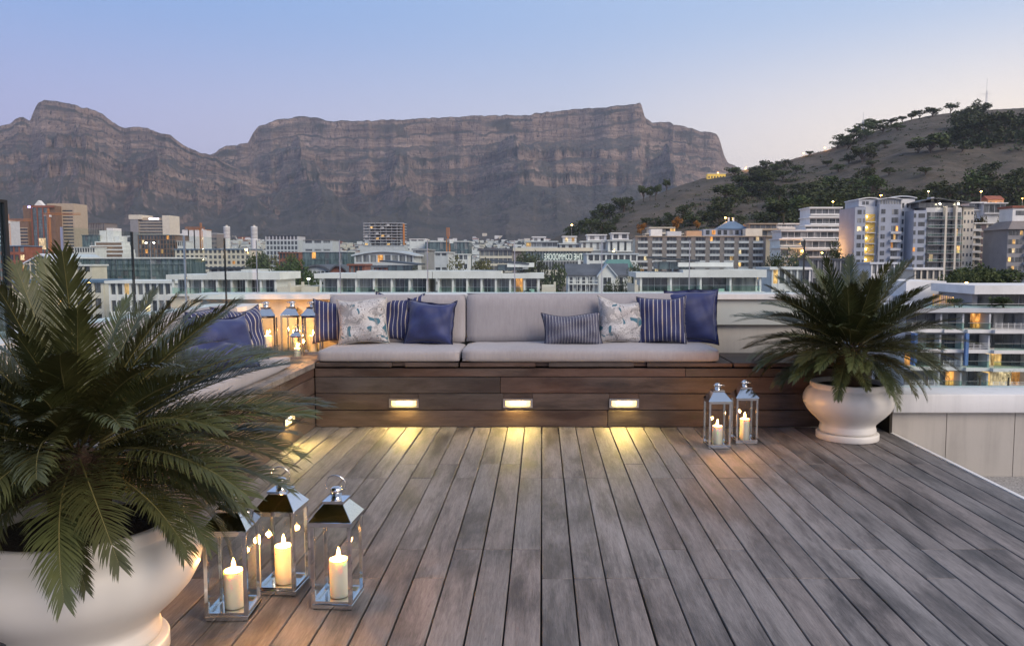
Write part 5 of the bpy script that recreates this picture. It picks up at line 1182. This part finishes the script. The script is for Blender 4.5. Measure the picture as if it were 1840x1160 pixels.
# ------------------------------------------------------------------ trees
def foliage(name, c1, c2):
    t = NT(name); n = t.noise(t.coord(), .9, 3, .6); rn = t.rnd()
    c = t.node('HueSaturation', {'Color': t.mix(n, c1, c2), 'Value': t.math('MULTIPLY_ADD', rn, .5, .75), 'Hue': t.math('MULTIPLY_ADD', rn, .03, .485)}).outputs[0]
    return t.fin(c, .7, 0, Specular_IOR_Level=.2)
PINE = foliage('pine_needles', (.032, .050, .018), (.105, .125, .042)); GREEN = foliage('broad_leaves', (.030, .050, .016), (.085, .115, .035)); OLIVE = foliage('olive_leaves', (.06, .062, .020), (.15, .13, .045)); AUT = foliage('autumn_leaves', (.20, .09, .025), (.38, .17, .045)); DKG = foliage('dark_leaves', (.030, .046, .020), (.090, .108, .042)); PALM = foliage('palm_leaves', (.10, .10, .035), (.20, .18, .07))
BARK = plain('tree_bark', (.10, .075, .055), .95, var=.3, scale=3)
TREES = {}
def tree_meshes(kind, var, n):
    key = (kind, var, n)
    if key in TREES: return TREES[key]
    rs = random.Random(hash(kind) % 1000 if False else sum(map(ord, kind)) * 7 + var); mt = {'pine': PINE, 'round': DKG, 'green': GREEN, 'olive': OLIVE, 'autumn': AUT}[kind]
    cl = []                                            # crown as clumps in a unit-width tree, height 1
    if kind == 'pine':
        for i in range(10): a = rs.uniform(0, 6.28); d = .36 * math.sqrt(rs.random()); cl.append((d * math.cos(a), d * math.sin(a), .70 + rs.uniform(-.16, .14) - d * .25, rs.uniform(.13, .22), .55))
    elif kind == 'round' or kind == 'green':
        for i in range(14): a = rs.uniform(0, 6.28); d = .34 * math.sqrt(rs.random()); cl.append((d * math.cos(a), d * math.sin(a), rs.uniform(.32, .84) - d * .2, rs.uniform(.13, .23), .85))
    else:
        for i in range(11): a = rs.uniform(0, 6.28); d = .34 * math.sqrt(rs.random()); cl.append((d * math.cos(a), d * math.sin(a), rs.uniform(.45, .86) - d * .25, rs.uniform(.11, .2), .8))
    m = MB(); tw = .050 if n < 1500 else .022
    for i in range(n):
        x, y, z, r_, fl = rs.choice(cl); v = Vector((rs.gauss(0, 1), rs.gauss(0, 1), rs.gauss(0, 1))).normalized() * (r_ * rs.uniform(.55, 1.08)); p = Vector((x, y, z)) + Vector((v.x, v.y, v.z * fl))
        a = Vector((rs.gauss(0, 1), rs.gauss(0, 1), rs.gauss(0, .6))).normalized() * tw * rs.uniform(.6, 1.5); b_ = a.cross(Vector((rs.gauss(0, 1), rs.gauss(0, 1), rs.gauss(0, 1)))).normalized() * tw * rs.uniform(.5, 1.1)
        m.add([p - a, p - b_ * .6, p + a, p + b_ * .6], [(0, 1, 2, 3)])
    crown = m.mesh('crown', mt)
    m = MB(); zt = .55; m.tube([(0, 0, 0), (.015, .01, .25), (-.01, .0, zt)], [.035, .027, .015], 7)
    for x, y, z, r_, fl in cl[:7]: m.tube([(0, 0, .28), (x * .5, y * .5, .28 + (z - .28) * .6), (x, y, z)], [.018, .011, .005], 5)
    TREES[key] = (crown, m.mesh('trunk', BARK)); return TREES[key]
tr = random.Random(21)
def tree(label, kind, base, w, h, n=760, group=None, var=None, name='tree'):
    r = thing(name, label, 'tree', base, tr.uniform(0, 6.28), group); r.scale = (w, w, h)
    c, t_ = tree_meshes(kind, tr.randrange(4) if var is None else var, n); link('crown', c, r); link('trunk', t_, r); return r
def hill_tree(label, group, kind, px, py, wp, asp=.85, sink=.3, **k):
    p = on_hill(px, py + wp * asp * .5); s = 1.3 * wp * p.y / F; p.z -= s * .16
    return tree(label, kind, p, s, s * asp, group=group, name={'pine': 'pine_tree', 'autumn': 'autumn_tree'}.get(kind, 'tree'), **k)
NTH = 'first second third fourth fifth sixth seventh eighth ninth tenth eleventh twelfth thirteenth fourteenth fifteenth sixteenth seventeenth eighteenth'.split()
CREST = [(1695, 191, 24), (1663, 199, 26), (1641, 203, 22), (1610, 205, 16), (1626, 208, 18), (1590, 212, 20), (1561, 217, 32), (1545, 226, 32), (1530, 236, 28), (1577, 228, 26), (1602, 226, 22), (1510, 250, 32), (1526, 245, 24), (1497, 258, 24), (1516, 258, 26), (1548, 240, 26)]
MAST = [(1750, 194, 34), (1730, 202, 34), (1715, 214, 36), (1735, 226, 54), (1762, 224, 58), (1790, 226, 60), (1820, 220, 52), (1842, 212, 46), (1706, 240, 28), (1718, 243, 34), (1840, 238, 40)]
SHOULDER = [(1447, 274, 14), (1396, 292, 14), (1372, 298, 26), (1352, 304, 22), (1391, 300, 22), (1408, 292, 18), (1317, 307, 28), (1345, 322, 34), (1300, 342, 44), (1330, 322, 32), (1376, 320, 38), (1360, 312, 32), (1402, 312, 28), (1425, 302, 22), (1322, 345, 34), (1365, 338, 34)]
MIDH = [(1541, 273, 44), (1562, 262, 22), (1582, 257, 22), (1518, 284, 24), (1661, 254, 52), (1641, 261, 34), (1718, 266, 18), (1655, 305, 22), (1590, 306, 20), (1690, 262, 20), (1500, 300, 22), (1560, 292, 20), (1480, 292, 18)]
BELT = [(1546, 316, 38), (1522, 330, 42), (1560, 332, 42), (1482, 330, 42), (1460, 342, 46), (1502, 346, 42), (1440, 352, 46), (1532, 352, 50), (1765, 306, 38), (1737, 326, 52), (1676, 336, 34), (1815, 316, 38), (1822, 336, 52), (1602, 347, 30), (1482, 358, 58), (1504, 370, 56), (1402, 372, 50), (1432, 372, 50), (1380, 368, 42), (1345, 336, 28), (1842, 352, 44), (1372, 390, 36), (1422, 394, 42), (1462, 386, 50), (1542, 368, 36), (1296, 372, 44), (1310, 362, 34), (1700, 340, 40), (1790, 345, 44), (1650, 350, 30), (1395, 350, 34), (1420, 336, 30), (1770, 335, 40), (1625, 352, 30)]
LOWL = [(1226, 380, 32), (1262, 386, 26), (1160, 395, 16), (1175, 396, 16), (1200, 388, 20), (1245, 392, 30), (1290, 392, 34), (1320, 395, 32), (1190, 402, 22)]
FOOT = [(1120, 364, 34), (1086, 377, 34), (1062, 400, 28), (1044, 406, 28), (1080, 406, 28), (1096, 409, 22), (1024, 414, 22), (1070, 385, 22), (1105, 395, 14)]
for L_, lb_, gr_, kd in ((CREST, 'umbrella pine on the hill crest', 'pines on the hill crest', ('pine',)), (MAST, 'dark tree in the grove by the mast', 'grove by the mast', ('round', 'pine')), (SHOULDER, 'pine on the hill shoulder', 'pines on the hill shoulder', ('pine', 'pine', 'round')),
        (MIDH, 'lone pine on the bare slope', 'lone trees on the bare slope', ('pine',)), (BELT, 'pine in the wooded belt', 'trees in the lower wooded belt', ('round', 'pine', 'round', 'green')), (LOWL, 'small tree behind the taupe apartments', 'trees behind the taupe apartments', ('round',)), (FOOT, 'bushy tree at the hill foot', 'trees at the foot of the hill', ('round',))):
    med = sorted(t_[1] for t_ in L_)[len(L_) // 2]; rows_ = {r_: sorted([t_ for t_ in L_ if (t_[1] >= med) == r_]) for r_ in (False, True)}
    for r_, ts in rows_.items():
        for i, (px, py, wp) in enumerate(ts):
            rk = NTH[i] + ' from the left' if i < len(ts) - 1 else 'last at the right'
            hill_tree('%s, %s in its %s row' % (lb_, rk, 'lower' if r_ else 'upper'), gr_, kd[i % len(kd)], px, py, wp, .78 if kd[i % len(kd)] == 'pine' else .9)
for px, py, wp, h_, lb_ in ((1155, 347, 19, 1.5, 'leftmost tall umbrella pine of the three together on the bare slope'), (1176, 345, 19, 1.5, 'rightmost tall umbrella pine of the three together on the bare slope'), (1166, 350, 14, 1.4, 'smallest middle umbrella pine of the three on the bare slope'), (1195, 335, 14, 1.9, 'thin umbrella pine alone, right of the three on the bare slope')): hill_tree(lb_, 'tall umbrella pines', 'pine', px, py, wp, h_)
for px, py, wp, lb_ in ((1152, 411, 22, 'orange autumn tree left of the white and peach villa'), (1216, 402, 26, 'largest orange autumn tree right of the white and peach villa'), (1250, 404, 16, 'small thin orange tree beside the blue roofed house')):
    tree(lb_, 'autumn', Vector((X(px, 418), 418, Z(py + wp * .8, 418))), wp * 418 / F, wp * 1.4 * 418 / F, name='autumn_tree')
def town_tree(label, kind, px, pyt, wp, pyb, Y, n=3200, gz=None):
    b_ = GZ if gz is None else gz; s = 1.3 * wp * Y / F; h = (Z(pyt, Y) - b_) * (1.14 if gz is None else 1.1)
    return tree(label, kind, Vector((X(px, Y), Y, b_)), s, h, n)
town_tree('dark leafy tree left of the barrel roofed hall', 'round', 478, 455, 78, 0, 200); town_tree('bright green leafy tree beside the white lamp post', 'green', 525, 468, 92, 0, 170); town_tree('leafy tree tucked behind the dark tree', 'olive', 505, 458, 60, 0, 215)
town_tree('low green tree by the street lamp behind the parapet', 'green', 555, 492, 50, 0, 150)
town_tree('olive yellow rounded tree behind the middle terrace house', 'olive', 846, 465, 72, 0, 185); town_tree('dark rounded tree before the hotel sign', 'round', 955, 457, 66, 0, 195); town_tree('green tree left of the white gabled house', 'green', 1000, 480, 54, 0, 150); town_tree('dark bush before the white gabled house', 'round', 1110, 496, 40, 0, 140)
town_tree('dark tree between gabled house and terrace house', 'round', 1140, 475, 30, 0, 165); town_tree('tree beside the end wall of the taupe apartments', 'round', 1388, 460, 44, 0, 190); town_tree('green tree above the left tips of the right cycad', 'green', 1425, 452, 60, 0, 240)
town_tree('wide umbrella pine in front of the cream apartment slab', 'pine', 1772, 470, 118, 0, 190, 5000); town_tree('smaller pine on the left of the wide umbrella pine', 'pine', 1728, 484, 60, 0, 180, 3000); town_tree('dark shrub beside the slanted roof house', 'round', 1500, 440, 46, 0, 290); town_tree('shrub on the marina roof terrace', 'round', 1716, 534, 22, 0, 113, 900, Z(554, 113)); town_tree('low hedge tree on the marina roof terrace', 'green', 1805, 532, 46, 0, 112, 1200, Z(554, 112)); town_tree('dark tree behind the cream tower wing', 'olive', 1752, 388, 40, 0, 360)
town_tree('tree right of the white villa behind the towers', 'round', 1815, 362, 50, 0, 380)
# palms at the foot of the marina block and on the slope
PF = frond_mesh(1., R(75), 99, 26); PF.materials.clear(); PF.materials.append(PALM); PF.materials.append(BARK)
def palm(label, px, pyt, pyb, Y, s=1.):
    zb, zt = Z(pyb, Y), Z(pyt, Y); r = thing('palm_tree', label, 'tree', (X(px, Y), Y, zb)); h = zt - zb
    m = MB(); m.tube([(0, 0, 0), (0, 0, h)], [.18 * s, .13 * s], 8); m.build('trunk', BARK, r)
    for i in range(22):
        a = i * 2.4; el = 75 - 95 * i / 22; o = link('frond', PF, r, (0, 0, h)); o.rotation_euler = Euler((0, -R(el), a)); o.scale = (1.5 * s,) * 3
for px, pyt, lb_ in ((1672, 676, 'small palm at the foot of the marina block nearest the pot'), (1768, 680, 'middle small palm behind the right glass screen'), (1820, 678, 'small palm behind the glass screen at right edge')): palm(lb_, px, pyt, 712, 100, .95)
for px, lb_ in ((1440, 'left of three pale palms on the slope'), (1448, 'middle pale palm on the slope'), (1456, 'right of three pale palms on the slope'), (1405, 'short pale palm apart from the three on the slope')): palm(lb_, px, 372 if px > 1410 else 388, 402, 400, 2.1)
# scrub
m = MB(); sr = random.Random(8)
for i in range(900):
    px = sr.uniform(1080, 2100); Y = sr.uniform(480, 1120); z_ = float(hill_z(px, Y)); x = X(px, Y); s = sr.uniform(.5, 1.9)
    for k in range(14):
        p = Vector((x + sr.gauss(0, s), Y + sr.gauss(0, s), z_ + abs(sr.gauss(0, s * .5)))); a = Vector((sr.gauss(0, 1), sr.gauss(0, 1), sr.gauss(0, 1))).normalized() * s * .5; b_ = a.cross(Vector((sr.gauss(0, 1), 0, 1))).normalized() * s * .4
        m.add([p - a, p - b_, p + a, p + b_], [(0, 1, 2, 3)])
for px0_, py0_, wp in BELT + MAST + SHOULDER + LOWL + FOOT:
    for q_ in range(5):
        px, py = px0_ + sr.gauss(0, wp * .55), py0_ + wp * .45 + sr.gauss(0, wp * .14)
        if py < float(skyline(HILL, px)) + 2: continue
        c_ = on_hill(px, py); s = wp * c_.y / F * sr.uniform(.12, .22)
        for k in range(70):
            p = c_ + Vector((sr.gauss(0, s * 1.2), sr.gauss(0, s), abs(sr.gauss(0, s * .55)))); a = Vector((sr.gauss(0, 1), sr.gauss(0, 1), sr.gauss(0, 1))).normalized() * s * .30; b_ = a.cross(Vector((sr.gauss(0, 1), 0, 1))).normalized() * s * .24
            m.add([p - a, p - b_, p + a, p + b_], [(0, 1, 2, 3)])
o = m.build('hillside_scrub', DKG); o['kind'] = 'stuff'; o['label'] = 'low scrub dotted over the dry hillside'
# masts and lamps
for px, pt, pb, lb_ in ((1757, 142, 196, 'tall thin lattice mast on the hill top'), (1541, 202, 236, 'short thin mast on the hill crest')):
    Y = float(hill_ridge(px)); r = thing('radio_mast', lb_, 'mast', (X(px, Y), Y, Z(pb, Y) - 2)); h = Z(pt, Y) - r.location.z
    m = MB(); truss(m, (0, 0, 0), (0, 0, h * .62), 1.5, 12); m.build('lattice', STEEL, r); m = MB(); m.tube([(0, 0, h * .62), (0, 0, h)], .3, 5); m.build('antenna', STEEL, r)
    m = MB(); m.tube([(-9 if px > 1700 else -2, 0, h * .52), (9 if px > 1700 else 2, 0, h * .52)], .18, 4); m.build('crossbar', STEEL, r)
for px, pt, lb_ in ((1475, 266, 'brightest orange lamp on the hill crest'), (1437, 276, 'orange lamp left of the brightest one on the crest'), (1335, 303, 'orange lamp on the low saddle of the hill'), (1286, 311, 'lamp above the yellow house')):
    p = on_hill(px, pt + 3); lamp_post(lb_, px, 0, pt, p.y, LAMP, 1, p.z - 1)
for px, pt, Y, lb_ in ((1492, 363, 420, 'orange street lamp above the white terraces'), (1577, 352, 420, 'orange street lamp above the blue tower'), (1661, 345, 420, 'orange street lamp above the grey tower'), (1755, 345, 430, 'orange street lamp among trees at right'), (1829, 357, 430, 'orange street lamp at the right edge of the slope'), (1301, 392, 440, 'orange lamp above the blue roofed house'), (1027, 405, 470, 'orange lamp where the hill meets the town'), (1475, 455, 300, 'orange lamp beside the shrub under the terraces'), (1102, 452, 300, 'orange lamp by the white shed roof'), (1736, 509, 150, 'small orange lamp under the umbrella pine')):
    lamp_post(lb_, px, 0, pt, Y, LAMP)
lamp_post('white globe lamp post beside the green trees', 555, 0, 502, 140, LAMPW); lamp_post('double headed floodlight post above the left cycad', 273, 0, 437, 220, LAMPW, 2); lamp_post('double headed floodlight post left of the gabled hall', 4, 0, 433, 220, LAMPW, 2)

# ------------------------------------------------------------------ the evening air
hz = MB(); hz.box(-30500, 30500, -350, 30500, GZ - 90, 1400)
t = NT('evening_haze'); pv = t.node('VolumePrincipled', {'Color': (.80, .86, 1., 1), 'Density': HAZE, 'Anisotropy': .2})
t.t.links.new(pv.outputs[0], t.out.inputs['Volume']); t.n.remove(t.b)
o = hz.build('haze', t.mat); o['kind'] = 'stuff'; o['label'] = 'thin blue evening haze over the city and mountains'
